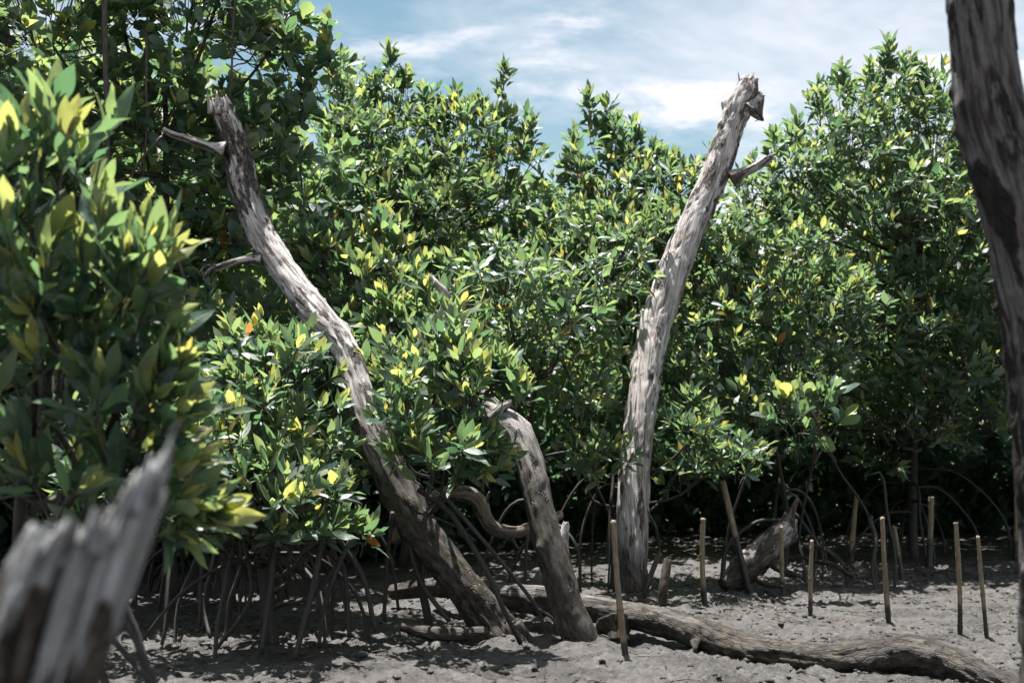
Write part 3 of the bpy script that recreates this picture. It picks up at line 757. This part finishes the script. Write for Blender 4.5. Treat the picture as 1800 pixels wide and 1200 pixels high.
# ------------------------------------------------------------------ dead wood
def dead_wood(name, C, R, mat, parent, loc, ns=44, n=150, seed=0, bark_fn=lambda s: .3, lump=.10, ridge=.06, knots=(), jag=0.0, jag_fn=None,
              crackiness=.5, jag_in=.22, jag_drop=.55, oval=0.0, twist=.6):
    """weathered trunk: spline tube with grain ridges, bark plates, cracks, knots and a splintered end"""
    CR = np.column_stack([C, R]); CR = catmull(CR, n); C, R = CR[:, :3], np.maximum(CR[:, 3], .004)
    T, N, B = frames(C)
    seg = np.r_[0, np.cumsum(np.linalg.norm(np.diff(C, axis=0), axis=1))]; Lt = seg[-1]
    th = np.linspace(0, 2 * math.pi, ns, endpoint=False)
    off = Vector((seed * 7.3, seed * 1.9, seed * 4.1))
    kr_ = np.random.default_rng(seed + 7000)
    rm = float(np.median(R))
    knots = list(knots) + [(kr_.uniform(.03, .97), kr_.uniform(0, 6.28), kr_.uniform(.12, .34) * rm, kr_.choice([-.16, -.12, .10, .16]) * rm) for _ in range(int(Lt / rm * .55))]
    V = np.zeros((n, ns, 3)); G = np.zeros((n, ns, 3)); BK = np.zeros((n, ns)); CK = np.zeros((n, ns))
    for i in range(n):
        s = seg[i]; f = s / Lt; r = R[i]; tw = twist * s
        for j in range(ns):
            c, sn = math.cos(th[j] + tw), math.sin(th[j] + tw)
            g = Vector((c, sn, 0)) * r
            # broad lumps, long grain ridges, cracks
            lm = noise.noise(Vector((c * 1.1, sn * 1.1, s * 3.2)) + off) + .6 * noise.noise(Vector((c * 1.8, sn * 1.8, s * 9.0)) + off)
            rd = noise.noise(Vector((c * 3.2, sn * 3.2, s * 1.6)) + off * 1.3) + .5 * noise.noise(Vector((c * 7.5, sn * 7.5, s * 2.6)) + off)
            bn = noise.noise(Vector((c * 1.3, sn * 1.3, s * 3.3)) + off * 2.1) + .5 * noise.noise(Vector((c * 4, sn * 4, s * 9)) + off)
            bk = bark_fn(f) + bn * .75
            bk = min(1.0, max(0.0, bk))
            ck = 1 - abs(noise.noise(Vector((c * 4.2, sn * 4.2, s * 1.5)) + off * .7)) * 8
            ck = max(0.0, ck) * max(0.0, min(1.0, .35 + crackiness * 1.5 * noise.noise(Vector((c, sn, s * 2)) + off * 3)))
            plate = noise.noise(Vector((c * 6, sn * 6, s * 22)) + off) if bk > .4 else 0
            k = 1 + lump * lm + ridge * rd + (.05 + .05 * plate if bk > .48 else 0) - .22 * ck
            rr = r * k * (1 + oval * math.cos(2 * (th[j])))
            for (kf, ka, kr, kh) in knots:
                da = (th[j] - ka + math.pi) % (2 * math.pi) - math.pi
                q = ((s - kf * Lt) ** 2 + (da * r) ** 2) / (kr * kr)
                if q < 4: rr += kh * math.exp(-q * 1.4)
            V[i, j] = C[i] + (N[i] * math.cos(th[j]) + B[i] * math.sin(th[j])) * rr
            G[i, j] = (g.x, g.y, s); BK[i, j] = bk; CK[i, j] = ck
    rows = [V]; gr = [G]; bks = [BK]; cks = [CK]
    if jag > 0:
        hj = np.array([(jag_fn(a) if jag_fn else max(0.05, .45 + .8 * noise.noise(Vector((math.cos(a) * 2.2, math.sin(a) * 2.2, seed * 3.3))) +
              .55 * noise.noise(Vector((math.cos(a) * 7, math.sin(a) * 7, seed)))) ) for a in th]) * jag
        for q in range(1, 6):
            e = V[-1] + T[-1] * (hj * q / 5)[:, None] + (C[-1] - V[-1]) * (.03 + jag_in * (q / 5) ** 2 * (.5 + .5 * np.sin(th * 3 + seed)))[:, None] * (q / 5)
            rows.append(e[None]); g2 = G[-1].copy(); g2[:, 2] += hj * q / 5; gr.append(g2[None]); bks.append(BK[-1:] * .3); cks.append(CK[-1:] * 0)
        tip = rows[-1][0]
        for q, (k, dz) in enumerate(((.18, .0), (.35, -jag_drop), (.7, -.9))):
            e = tip + (C[-1] + T[-1] * hj.mean() * 0 - tip) * 0
            e = V[-1] + (C[-1] - V[-1]) * k + T[-1] * (hj * max(0, (1 + dz)) * .95)[:, None]
            rows.append(e[None]); g2 = G[-1].copy(); g2[:, 2] += .3 + q * .05; gr.append(g2[None]); bks.append(BK[-1:] * 0); cks.append(np.full((1, ns), .25 + .3 * q))
    V = np.vstack(rows); G = np.vstack(gr); BK = np.vstack(bks); CK = np.vstack(cks)
    m = len(V)
    i = np.arange(m - 1)[:, None] * ns; j = np.arange(ns)[None]; j2 = (j + 1) % ns
    Q = np.stack([np.stack([i + j, i + j2, i + ns + j2], -1), np.stack([i + j, i + ns + j2, i + ns + j], -1)], 2).reshape(-1, 3)
    Vf = np.vstack([V.reshape(-1, 3), V[0].mean(0), V[-1].mean(0)]); k0 = m * ns
    jj = np.arange(ns); jn = (jj + 1) % ns
    Q = np.vstack([Q, np.stack([jn, jj, np.full(ns, k0)], 1), np.stack([(m - 1) * ns + jj, (m - 1) * ns + jn, np.full(ns, k0 + 1)], 1)])
    G = np.vstack([G.reshape(-1, 3), G[0].mean(0), G[-1].mean(0)])
    BK = np.r_[BK.ravel(), .2, .2]; CK = np.r_[CK.ravel(), .5, .6]
    return mesh_np(name, Vf, Q, mat, {"grain": G, "bark": BK, "crack": CK}, parent=parent, loc=loc)

def px_path(pts):
    """(px, py, depth, width in px) -> centre points and radii"""
    C = np.array([at(p[0], p[1], p[2]) for p in pts]); R = np.array([p[3] * .5 * p[2] / F for p in pts])
    return C, R
def branch_px(pts, mat, parent, loc, seed, n=40, ns=14, jag=.0, bark=.5, name="branch"):
    C, R = px_path(pts)
    if name in ("branch", "broken_stub"): R[0] *= 1.55
    return dead_wood(name, C, R, mat, parent, loc, ns=ns, n=n, seed=seed, bark_fn=lambda f: bark, lump=.18, ridge=.12, jag=jag)
def splinters(parent, loc, mat, tips, seed):
    r = np.random.default_rng(seed)
    for (pts, r0) in tips:
        C = np.array([at(*p) for p in pts])
        V, Q = tube_data(catmull(C, 7), np.linspace(r0, r0 * .12, 7), 5)
        g = V.copy() * np.array([1, 1, .3])
        mesh_np("splinter", V, Q, mat, {"grain": V, "bark": np.full(len(V), .25), "crack": np.zeros(len(V))}, parent=parent, loc=loc)

# bent trunk on the left: leans away from the camera as it rises
b = on_ground(890, 1122); D0 = b[1]
loc = np.array([b[0], b[1], gz(b[0], b[1])])
t1 = empty("dead_tree", loc, "bent grey dead trunk leaning left with a splintered top and two dead side branches", "dead trunk")
C, R = px_path([(905, 1160, D0, 80), (880, 1116, D0, 72), (835, 1058, D0, 64), (790, 1000, D0 + .02, 60), (742, 938, D0 + .04, 62), (704, 868, D0 + .07, 64), (672, 795, D0 + .12, 60), (642, 725, D0 + .22, 54),
                (622, 660, D0 + .34, 48), (602, 604, D0 + .46, 46), (560, 556, D0 + .60, 54), (516, 500, D0 + .75, 50), (476, 440, D0 + .88, 49), (444, 376, D0 + 1.0, 48), (424, 305, D0 + 1.08, 48), (408, 235, D0 + 1.14, 44), (393, 195, D0 + 1.18, 38)])
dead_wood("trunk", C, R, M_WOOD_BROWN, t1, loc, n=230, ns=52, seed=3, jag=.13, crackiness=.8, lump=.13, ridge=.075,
          bark_fn=lambda f: float(np.interp(f, [0, .12, .3, .42, .5, .58, .72, .80, .88, 1], [.50, .45, .42, .40, .60, .24, .18, .36, .80, .70])),
          knots=[(.545, 2.0, .06, .030), (.52, 5.2, .05, .02), (.70, .4, .03, .012), (.78, 1.0, .03, .012), (.25, .5, .05, .015)])
branch_px([(394, 264, D0 + 1.0, 22), (370, 258, D0 + .98, 18), (335, 246, D0 + .95, 15), (305, 237, D0 + .92, 12), (286, 227, D0 + .9, 8)], M_WOOD, t1, loc, 11, bark=.35)
branch_px([(458, 456, D0 + .78, 18), (430, 456, D0 + .76, 15), (396, 466, D0 + .72, 13), (372, 474, D0 + .7, 11), (358, 488, D0 + .7, 7)], M_WOOD, t1, loc, 12, bark=.6)
branch_px([(380, 470, D0 + .7, 8), (362, 466, D0 + .7, 5), (350, 478, D0 + .7, 3)], M_WOOD, t1, loc, 13, n=14, ns=8, bark=.6)
splinters(t1, loc, M_WOOD, [([(372, 200, D0 + 1.1), (368, 180, D0 + 1.1), (364, 163, D0 + 1.1)], .03), ([(398, 200, D0 + 1.1), (399, 180, D0 + 1.1), (397, 166, D0 + 1.1)], .022), ([(384, 200, D0 + 1.08), (382, 182, D0 + 1.08), (381, 160, D0 + 1.08)], .028), ([(408, 205, D0 + 1.12), (411, 196, D0 + 1.12), (413, 186, D0 + 1.12)], .02)], 3)
branch_px([(905, 1095, D0 - .02, 30), (925, 1120, D0 - .02, 20), (945, 1140, D0 - .04, 8)], M_WOOD, t1, loc, 14, n=16, ns=10, name="surface_root")

# curved trunk in the middle
b = on_ground(1020, 1128); D0 = b[1]
loc = np.array([b[0], b[1], gz(b[0], b[1])])
t2 = empty("dead_tree", loc, "brown dead trunk curving over into the sunlit bush, with a broken stub on its side", "dead trunk")
C, R = px_path([(1028, 1160, D0, 66), (1018, 1118, D0 + .0, 62), (1000, 1070, D0 + .02, 58), (980, 1005, D0 + .05, 55), (960, 940, D0 + .1, 52), (944, 870, D0 + .18, 49), (928, 805, D0 + .28, 54), (906, 758, D0 + .40, 54), (872, 728, D0 + .5, 46), (838, 690, D0 + .6, 40), (806, 630, D0 + .75, 36), (775, 572, D0 + .9, 32), (762, 556, D0 + .95, 26)])
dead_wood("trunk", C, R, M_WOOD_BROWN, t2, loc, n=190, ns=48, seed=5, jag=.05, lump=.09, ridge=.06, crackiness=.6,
          bark_fn=lambda f: float(np.interp(f, [0, .25, .5, .65, 1], [.30, .16, .12, .22, .1])), knots=[(.30, 4.4, .04, .02), (.27, 5.6, .03, .02), (.42, .6, .035, .014)])
branch_px([(772, 580, D0 + .9, 26), (783, 545, D0 + .9, 22), (782, 518, D0 + .88, 18), (768, 500, D0 + .86, 14), (760, 490, D0 + .86, 10)], M_WOOD, t2, loc, 21, jag=.04, bark=.3)
branch_px([(980, 962, D0 + .12, 28), (989, 946, D0 + .1, 20), (994, 922, D0 + .1, 13)], M_WOOD, t2, loc, 22, n=20, ns=12, jag=.03, bark=.1, name="broken_stub")
branch_px([(868, 735, D0 + .45, 20), (886, 714, D0 + .4, 17), (903, 706, D0 + .38, 10)], M_WOOD, t2, loc, 23, n=20, ns=12, jag=.03, bark=.5, name="broken_stub")

# tall straight pale trunk
b = on_ground(1104, 1052); D0 = b[1]
loc = np.array([b[0], b[1], gz(b[0], b[1])])
t3 = empty("dead_tree", loc, "tall pale dead trunk leaning right with a knobbly broken top against the sky", "dead trunk")
C, R = px_path([(1104, 1072, D0, 58), (1106, 1040, D0, 54), (1110, 970, D0 + .06, 56), (1112, 890, D0 + .16, 56), (1118, 800, D0 + .30, 54), (1128, 715, D0 + .46, 54), (1138, 640, D0 + .62, 56), (1156, 560, D0 + .80, 58), (1182, 482, D0 + .97, 56), (1212, 408, D0 + 1.12, 54),
                (1243, 340, D0 + 1.24, 49), (1268, 275, D0 + 1.33, 47), (1286, 220, D0 + 1.4, 46), (1297, 188, D0 + 1.44, 48), (1310, 165, D0 + 1.47, 44), (1316, 148, D0 + 1.49, 34)])
dead_wood("trunk", C, R, M_WOOD, t3, loc, n=240, ns=52, seed=8, jag=.09, lump=.09, ridge=.07, crackiness=.7,
          bark_fn=lambda f: float(np.interp(f, [0, .08, .2, .5, .66, .74, .86, .93, 1], [.50, .30, .16, .10, .18, .44, .60, .32, .6])), knots=[(.93, 1.2, .05, .03), (.945, 4.9, .05, .045), (.90, 5.2, .04, .02), (.38, .4, .03, .01), (.16, 6.0, .03, .012), (.62, 2.4, .03, .012)])
branch_px([(1286, 316, D0 + 1.26, 26), (1306, 304, D0 + 1.24, 20), (1328, 294, D0 + 1.22, 17), (1344, 284, D0 + 1.20, 15), (1356, 276, D0 + 1.20, 10)], M_WOOD, t3, loc, 31, jag=.05, bark=.4)
branch_px([(1318, 195, D0 + 1.45, 36), (1330, 180, D0 + 1.44, 28), (1337, 168, D0 + 1.44, 14)], M_WOOD, t3, loc, 32, n=20, ns=14, jag=.05, bark=.5, name="broken_stub")
splinters(t3, loc, M_WOOD, [([(1302, 160, D0 + 1.50), (1300, 145, D0 + 1.50), (1297, 123, D0 + 1.50)], .018), ([(1312, 155, D0 + 1.48), (1310, 142, D0 + 1.48), (1309, 131, D0 + 1.48)], .03), ([(1326, 155, D0 + 1.50), (1327, 143, D0 + 1.50), (1324, 131, D0 + 1.50)], .026), ([(1320, 155, D0 + 1.52), (1320, 142, D0 + 1.52), (1317, 133, D0 + 1.52)], .026),
    ([(1328, 200, D0 + 1.40), (1336, 208, D0 + 1.40), (1326, 214, D0 + 1.40)], .02)], 4)

# dark trunk close by on the right
d4 = 3.4
bx = at(1868, 800, d4)
loc = np.array([bx[0], d4, gz(bx[0], d4)])
t4 = empty("dead_tree", loc, "thick dark dead trunk standing close at the right edge, out of focus", "dead trunk")
C, R = px_path([(1868, 1540, d4, 130), (1868, 1250, d4, 128), (1862, 1000, d4, 126), (1852, 850, d4, 124), (1842, 700, d4, 122), (1826, 560, d4, 122), (1800, 420, d4, 122), (1768, 300, d4, 122), (1742, 200, d4, 124), (1730, 100, d4, 112), (1722, 0, d4, 110), (1712, -120, d4, 108), (1700, -260, d4, 104)])
dead_wood("trunk", C, R, M_WOOD_DARK, t4, loc, n=240, ns=60, seed=14, jag=.12, lump=.08, ridge=.05, crackiness=.8, bark_fn=lambda f: float(np.interp(f, [0, .5, .7, .85, 1], [.5, .62, .5, .42, .4])),
          knots=[(.74, 5.0, .03, .018), (.72, 4.6, .022, .016), (.755, 4.7, .02, .012)])

# splintered stump close by at the lower left
d5 = 1.42
loc = np.array([at(40, 800, d5)[0], d5, 0.0]); loc[2] = gz(loc[0], loc[1])
t5 = empty("tree_stump", loc, "splintered grey tree stump very close at the lower left corner, blurred", "stump")
foot = np.array([at(-10, 800, d5)[0], d5, loc[2] - .05])
C, R = px_path([(-8, 1400, d5, 210), (26, 1300, d5, 210), (61, 1200, d5, 212), (93, 1110, d5, 212), (122, 1030, d5, 212)])
C = np.vstack([foot, foot * .6 + C[0] * .4, C]); R = np.r_[.10, .086, R]
def jf(a):
    u = -math.sin(a) * JS            # -1 at the left edge of the stump, 1 at the right edge
    back = math.cos(a) < 0
    h = float(np.interp(u, [-1, -.88, -.75, -.6, -.32, -.2, -.1, .05, .2, .4, .49, .6, .8, .97, 1], [30, 55, 100, 78, 60, 88, 132, 118, 104, 104, 145, 212, 252, 268, 262]))
    if back: h = h * .75 + 20 * noise.noise(Vector((u * 5, 1, 1)))
    return max(10.0, h + 24 * noise.noise(Vector((math.cos(a) * 8, math.sin(a) * 8, 2))) + 12 * noise.noise(Vector((math.cos(a) * 19, math.sin(a) * 19, 2))) + 16 * noise.noise(Vector((math.cos(a) * 45, math.sin(a) * 45, 6)))) * d5 / F
JS = -1.0
dead_wood("trunk", C, R, M_WOOD_STUMP, t5, loc, n=110, ns=200, seed=17, jag=1.0, jag_fn=jf, lump=.09, ridge=.06, crackiness=2.0, bark_fn=lambda f: .40, jag_in=.06, jag_drop=.35)

_r = np.random.default_rng(4)
for k in range(26):
    u = _r.uniform(-.95, .98)
    h = float(np.interp(u, [-1, -.88, -.75, -.6, -.32, -.2, -.1, .05, .2, .4, .49, .6, .8, .97, 1], [30, 55, 100, 78, 60, 88, 132, 118, 104, 104, 145, 212, 252, 268, 262]))
    hh = h + _r.uniform(-5, 34); y0 = 1030 - h * .55; y1 = 1030 - hh
    X = lambda y: 122 + u * 100 + (1030 - y) * .36
    dd = d5 - .06 * math.sqrt(max(0, 1 - u * u)) * _r.choice([1, 1, -.6])
    splinters(t5, loc, M_WOOD_STUMP, [([(X(y0), y0, dd), (X((y0 + y1) / 2) + _r.uniform(-3, 3), (y0 + y1) / 2, dd), (X(y1) + _r.uniform(-8, 8), y1, dd)], _r.uniform(.004, .009))], 5)

# long fallen log across the mud
loc = np.array([*on_ground(1300, 1150)[:2], 0.0])
l1 = empty("fallen_log", loc, "long muddy fallen log snaking across the mud in front of the bamboo stakes", "log")
C, R = px_path([(690, 1040, 9.7, 26), (770, 1032, 9.4, 34), (850, 1040, 9.0, 42), (930, 1052, 8.7, 46), (1010, 1064, 8.45, 48), (1090, 1078, 8.2, 48), (1170, 1094, 7.9, 48), (1240, 1116, 7.55, 52), (1310, 1140, 7.2, 52), (1390, 1154, 7.0, 48), (1470, 1158, 6.85, 48),
                (1540, 1152, 6.8, 54), (1600, 1150, 6.75, 62), (1660, 1162, 6.65, 62), (1720, 1186, 6.5, 50), (1790, 1215, 6.3, 36)])
dead_wood("trunk", C, R, M_WOOD_LOG, l1, loc, n=260, ns=40, seed=23, jag=.10, lump=.14, ridge=.08, crackiness=.9, bark_fn=lambda f: float(np.interp(f, [0, .3, .5, .75, 1], [.2, .30, .50, .75, .95])),
          knots=[(.80, 3.4, .06, .02), (.83, .5, .05, .02), (.45, 2.0, .05, .015)])
branch_px([(1222, 1128, 7.45, 12), (1222, 1140, 7.4, 8), (1223, 1150, 7.4, 4)], M_WOOD_LOG, l1, loc, 51, n=10, ns=8, name="broken_stub")
branch_px([(1080, 1095, 8.1, 44), (1084, 1112, 8.05, 40), (1086, 1130, 8.0, 34)], M_WOOD_LOG, l1, loc, 52, n=14, ns=14, name="broken_stub")

# dead leaning log beside the stakes
loc = on_ground(1285, 1040)
l2 = empty("fallen_log", loc, "short knobbly dead log propped up on the mud between two bamboo stakes", "log")
C, R = px_path([(1272, 1030, 10.60, 30), (1300, 1010, 10.65, 46), (1330, 980, 10.70, 50), (1355, 955, 10.80, 46), (1378, 935, 10.90, 40), (1386, 915, 11.00, 26)])
dead_wood("trunk", C, R, M_WOOD, l2, loc, n=90, ns=36, seed=29, jag=.06, lump=.2, ridge=.09, bark_fn=lambda f: .55, knots=[(.5, .5, .06, .03), (.7, 5.5, .05, .03)])
branch_px([(1382, 930, 10.90, 20), (1390, 905, 10.90, 14), (1402, 875, 10.90, 7)], M_BROWN, l2, loc, 61, n=20, ns=10)
branch_px([(1345, 975, 10.70, 18), (1372, 1000, 10.60, 14), (1405, 1012, 10.50, 8)], M_BROWN, l2, loc, 62, n=20, ns=10)
branch_px([(1335, 1018, 10.50, 10), (1352, 1028, 10.40, 8), (1375, 1030, 10.30, 5)], M_BROWN, l2, loc, 63, n=16, ns=8)

tw = empty("dead_branch", on_ground(1480, 1010), "thin forked dead branch lying on the mud at the edge of the thicket shade", "dead branch")
lw = np.array(tw.location)
branch_px([(1400, 975, 11.6, 6), (1430, 985, 11.3, 8), (1465, 992, 11.0, 9), (1495, 1012, 10.8, 7)], M_BROWN, tw, lw, 71, n=30, ns=8, name="stem")
branch_px([(1410, 962, 11.8, 6), (1445, 962, 11.5, 8), (1470, 978, 11.2, 7), (1490, 1000, 10.9, 6)], M_BROWN, tw, lw, 72, n=30, ns=8)
branch_px([(1495, 1012, 10.8, 6), (1510, 995, 10.9, 5), (1518, 985, 10.9, 3)], M_BROWN, tw, lw, 73, n=16, ns=7)

cb = empty("dead_branch", (*on_ground(905, 1060)[:2], gz(*on_ground(905, 1060)[:2])), "grey dead branch looping down in the shade between bent and curved trunks", "dead branch")
lw = np.array(cb.location)
branch_px([(690, 950, 9.0, 22), (725, 900, 8.95, 24), (770, 872, 8.9, 26), (815, 866, 8.9, 27), (842, 880, 8.9, 26), (852, 908, 8.9, 25), (870, 930, 8.9, 23), (905, 935, 8.95, 20), (935, 925, 9.0, 18), (985, 905, 9.2, 14)], M_BROWN, cb, lw, 81, n=90, ns=18, bark=.3, name="stem")
branch_px([(848, 890, 8.9, 10), (856, 876, 8.88, 7), (860, 864, 8.86, 3)], M_BROWN, cb, lw, 82, n=10, ns=7)
branch_px([(895, 940, 8.95, 9), (905, 955, 8.92, 5), (912, 965, 8.9, 3)], M_BROWN, cb, lw, 83, n=10, ns=7)

sl = empty("driftwood", on_ground(760, 1118), "short dark driftwood limb lying on mud at the foot of the bent trunk", "driftwood")
lw = np.array(sl.location)
branch_px([(705, 1100, 7.85, 16), (730, 1106, 7.85, 22), (765, 1113, 7.8, 24), (810, 1114, 7.8, 24), (855, 1112, 7.8, 20)], M_BROWN, sl, lw, 91, n=50, ns=16, jag=.03, bark=.35, name="stem")

st = empty("tree_stump", on_ground(952, 1045), "small pale broken stump behind the fallen log near the curved trunk", "stump")
lw = np.array(st.location)
branch_px([(946, 1048, 9.6, 34), (947, 1030, 9.6, 28), (950, 1012, 9.6, 20)], M_WOOD, st, lw, 92, n=24, ns=20, jag=.05, bark=.1, name="trunk")
for k, (pts, lab) in enumerate([([(1164, 1064, 9.55, 16), (1166, 1035, 9.55, 16), (1170, 1008, 9.57, 15), (1174, 984, 9.6, 13)], "short thick broken stick standing in the mud beside the tall pale trunk"),
                                ([(1130, 1052, 9.9, 11), (1143, 1012, 9.9, 10), (1160, 972, 9.95, 8)], "thin broken stick leaning right at the foot of the tall pale trunk")]):
    q = on_ground(pts[0][0], pts[0][1])
    s = empty("broken_stick", q, lab, "stick", None)
    branch_px(pts, M_BROWN, s, np.array(q), 95 + k, n=24, ns=12, jag=.02, bark=.3, name="stem")

# ------------------------------------------------------------------ bamboo stakes
STAKES = [((1078, 915), (1101, 1160), 11, "foremost bamboo stake, in front of the fallen log and the pale trunk"),
          ((1236, 911), (1241, 1066), 9.5, "upright bamboo stake with black foot, left of the short knobbly log"),
          ((1270, 844), (1319, 1045), 11.5, "tall bamboo stake leaning left in front of the short knobbly log"),
          ((1373, 924), (1377, 1048), 8, "thin bamboo stake just to the right of the short knobbly log"),
          ((1427, 950), (1425, 1080), 8, "greenish thin bamboo stake in the open mud, straight below the sapling"),
          ((1506, 870), (1497, 992), 9.5, "yellowish bamboo stake leaning slightly right at the thicket edge behind the forked branch"),
          ((1551, 910), (1563, 1095), 9, "long bamboo stake leaning slightly left in the middle of the open mud"),
          ((1572, 925), (1585, 1020), 7.5, "dark short bamboo stake leaning left just behind the long middle stake"),
          ((1637, 873), (1633, 998), 10.5, "thick green-yellow bamboo stake with black foot at the shaded edge of the mud"),
          ((1680, 918), (1686, 1115), 8.5, "straight olive bamboo stake, the left of the two near stakes toward the right edge"),
          ((1719, 942), (1735, 1122), 7.5, "thin bamboo stake leaning left, the right of the two near stakes toward the right edge"),
          ((1785, 875), (1784, 990), 7, "dim slender bamboo stake in the shade beside the right edge of the photo")]
def stake(top, base, w, label, seed):
    b = on_ground(*base); d = b[1]
    r = np.random.default_rng(seed)
    dt = d + r.uniform(-.04, .08)
    p0 = np.array([b[0], b[1], gz(b[0], b[1])]); p1 = at(top[0], top[1], dt)
    ax = (p1 - p0) / np.linalg.norm(p1 - p0); p_in = p0 - ax * .15
    R = w * .5 * d / F; Lt = np.linalg.norm(p1 - p_in)
    n, ns = 60, 12
    C = p_in + (p1 - p_in) * np.linspace(0, 1, n)[:, None]
    bow = r.normal(0, .011, 2)
    f = np.linspace(0, 1, n)
    C[:, 0] += np.sin(f * math.pi) * bow[0]
    s = f * Lt
    nodes = np.arange(r.uniform(.1, .25), Lt, r.uniform(.20, .28))
    nd = np.max([np.exp(-((s - q) / .008) ** 2) for q in nodes], axis=0)
    Rad = R * (1.08 - .2 * f) * (1 + .22 * nd) * (1 + .06 * np.sin(f * 9 + seed))
    # hollow cut top
    C = np.vstack([C, C[-1] + ax * .001, C[-1] - ax * .03]); Rad = np.r_[Rad, R * .62, R * .55]
    V, Q = tube_data(C[:n], Rad[:n], ns, cap=False)
    T, N, B = frames(C[:n]); th = np.linspace(0, 2 * math.pi, ns, endpoint=False)
    cut = r.uniform(-.012, .012)
    V = V.reshape(n, ns, 3); V[-1] += ax * (np.cos(th) * cut + r.normal(0, .0025, ns))[:, None]
    inn = [C[n - 1] + (V[-1] - C[n - 1]) * .66, C[n - 1] - ax * .05 + (V[-1] - C[n - 1]) * .6]
    V = np.vstack([V, np.array(inn)])
    m = n + 2
    i = np.arange(m - 1)[:, None] * ns; j = np.arange(ns)[None]; j2 = (j + 1) % ns
    Q = np.stack([i + j, i + j2, i + ns + j2, i + ns + j], -1).reshape(-1, 4)
    ff = np.r_[f, 1, 1]; ndv = np.r_[nd, .8, 1]
    ang = np.broadcast_to(th[None], (m, ns))
    G = np.stack([np.cos(ang) * R, np.sin(ang) * R, np.broadcast_to((ff * Lt)[:, None], (m, ns)) + seed * 3.7], -1).reshape(-1, 3)
    fr = (.12 + .42 * r.random()) if not label.startswith("foremost") else .1
    tide = np.clip(.5 + (fr - np.clip((ff * Lt - .15) / (Lt - .15), 0, 1)) * 2.6, 0, 1)
    Tt = np.repeat(tide, ns); Nn = np.repeat(ndv, ns)
    o = mesh_np("bamboo_stake", V.reshape(-1, 3), Q, M_BAMBOO, {"grain": G, "tide": Tt, "node": Nn}, loc=p0)
    tag(o, label, "bamboo stake", "bamboo stakes planted in the mud")
for k, (t, bb, w, lab) in enumerate(STAKES): stake(t, bb, w, lab, 300 + k)

# ------------------------------------------------------------------ litter on the mud
def debris():
    r = np.random.default_rng(9); P0, P1, P2, rad = [], [], [], []
    for k in range(1300):
        x, y = r.uniform(-3, 5), r.uniform(6, 12.5)
        l = r.uniform(.02, .11); a = r.uniform(0, 6.28)
        p = np.array([x, y, 0]); q = p + np.array([math.cos(a), math.sin(a), 0]) * l
        p[2] = gz(p[0], p[1]) + .004; q[2] = gz(q[0], q[1]) + .006
        P0.append(p); P2.append(q); P1.append((p + q) / 2 + np.array([r.normal(0, .01), r.normal(0, .01), .006])); rad.append(r.uniform(.002, .006))
    o = stems_mesh("debris", np.array(P0), np.array(P1), np.array(P2), np.array(rad), .0015, M_TWIG, None, np.array([1, 9, 0]), 3, 4)
    tag(o, "small twigs and bark bits littering the grey mud", "debris", kind="stuff")
    # clods of mud
    V, T, at_ = [], [], []
    base_v = np.array([(1, 0, 0), (-1, 0, 0), (0, 1, 0), (0, -1, 0), (0, 0, 1), (0, 0, -1)], float)
    mids = []
    faces = [(4, 0, 2), (4, 2, 1), (4, 1, 3), (4, 3, 0), (5, 2, 0), (5, 1, 2), (5, 3, 1), (5, 0, 3)]
    vv = base_v.tolist(); ff = []
    cache = {}
    def md(a, c):
        k = (min(a, c), max(a, c))
        if k not in cache:
            q = np.array(vv[a]) + np.array(vv[c]); vv.append((q / np.linalg.norm(q)).tolist()); cache[k] = len(vv) - 1
        return cache[k]
    for a, b_, c in faces:
        x, y, z = md(a, b_), md(b_, c), md(c, a); ff += [(a, x, z), (x, b_, y), (z, y, c), (x, y, z)]
    vv = np.array(vv); ff = np.array(ff)
    for k in range(5600):
        x, y = r.uniform(-3.2, 5.2), r.uniform(6, 13) 
        if noise.noise(Vector((x * .9, y * .9, 4))) < r.uniform(-.5, .35): continue
        s = r.uniform(.006, .02) * (1.7 if r.random() < .06 else 1)
        c = np.array([x, y, gz(x, y) + s * .15])
        V.append(c + vv * np.array([1.2, 1.0, .6]) * s * r.uniform(.6, 1.3, (len(vv), 1))); T.append(ff + len(vv) * len(T)); at_.append(np.full(len(vv), float(r.random() < .6) * r.uniform(.5, 1.0)))
    o = mesh_np("mud_clods", np.vstack(V), np.vstack(T), M_MUD, {"low": np.concatenate(at_)}, loc=np.array([1, 9, 0.]))
    tag(o, "small lumps of grey mud scattered over the tidal flat", "mud clods", kind="stuff")
debris()
for k, (px, py, ti, lab) in enumerate([(1227, 984, 12, "orange fallen leaf on shaded mud left of the black-footed stake"), (1660, 1018, 12, "pinkish fallen leaf on bright mud between the right-hand stakes"),
                                      (1215, 1140, 12, "reddish fallen leaf under the fallen log's stub"), (1478, 1104, 12, "tiny red fallen leaf on the open mud in front of the long middle stake")]):
    p = on_ground(px, py); p[2] = gz(p[0], p[1]) + .02
    o = bpy.data.objects.new("fallen_leaf", leaf_mesh(1, 0, k, ti)); COL.objects.link(o)
    o.location = p; o.scale = (.09,) * 3; o.rotation_euler = (.25, .3, k * 1.7 + .6)
    tag(o, lab, "fallen leaf", "fallen leaves on the mud")
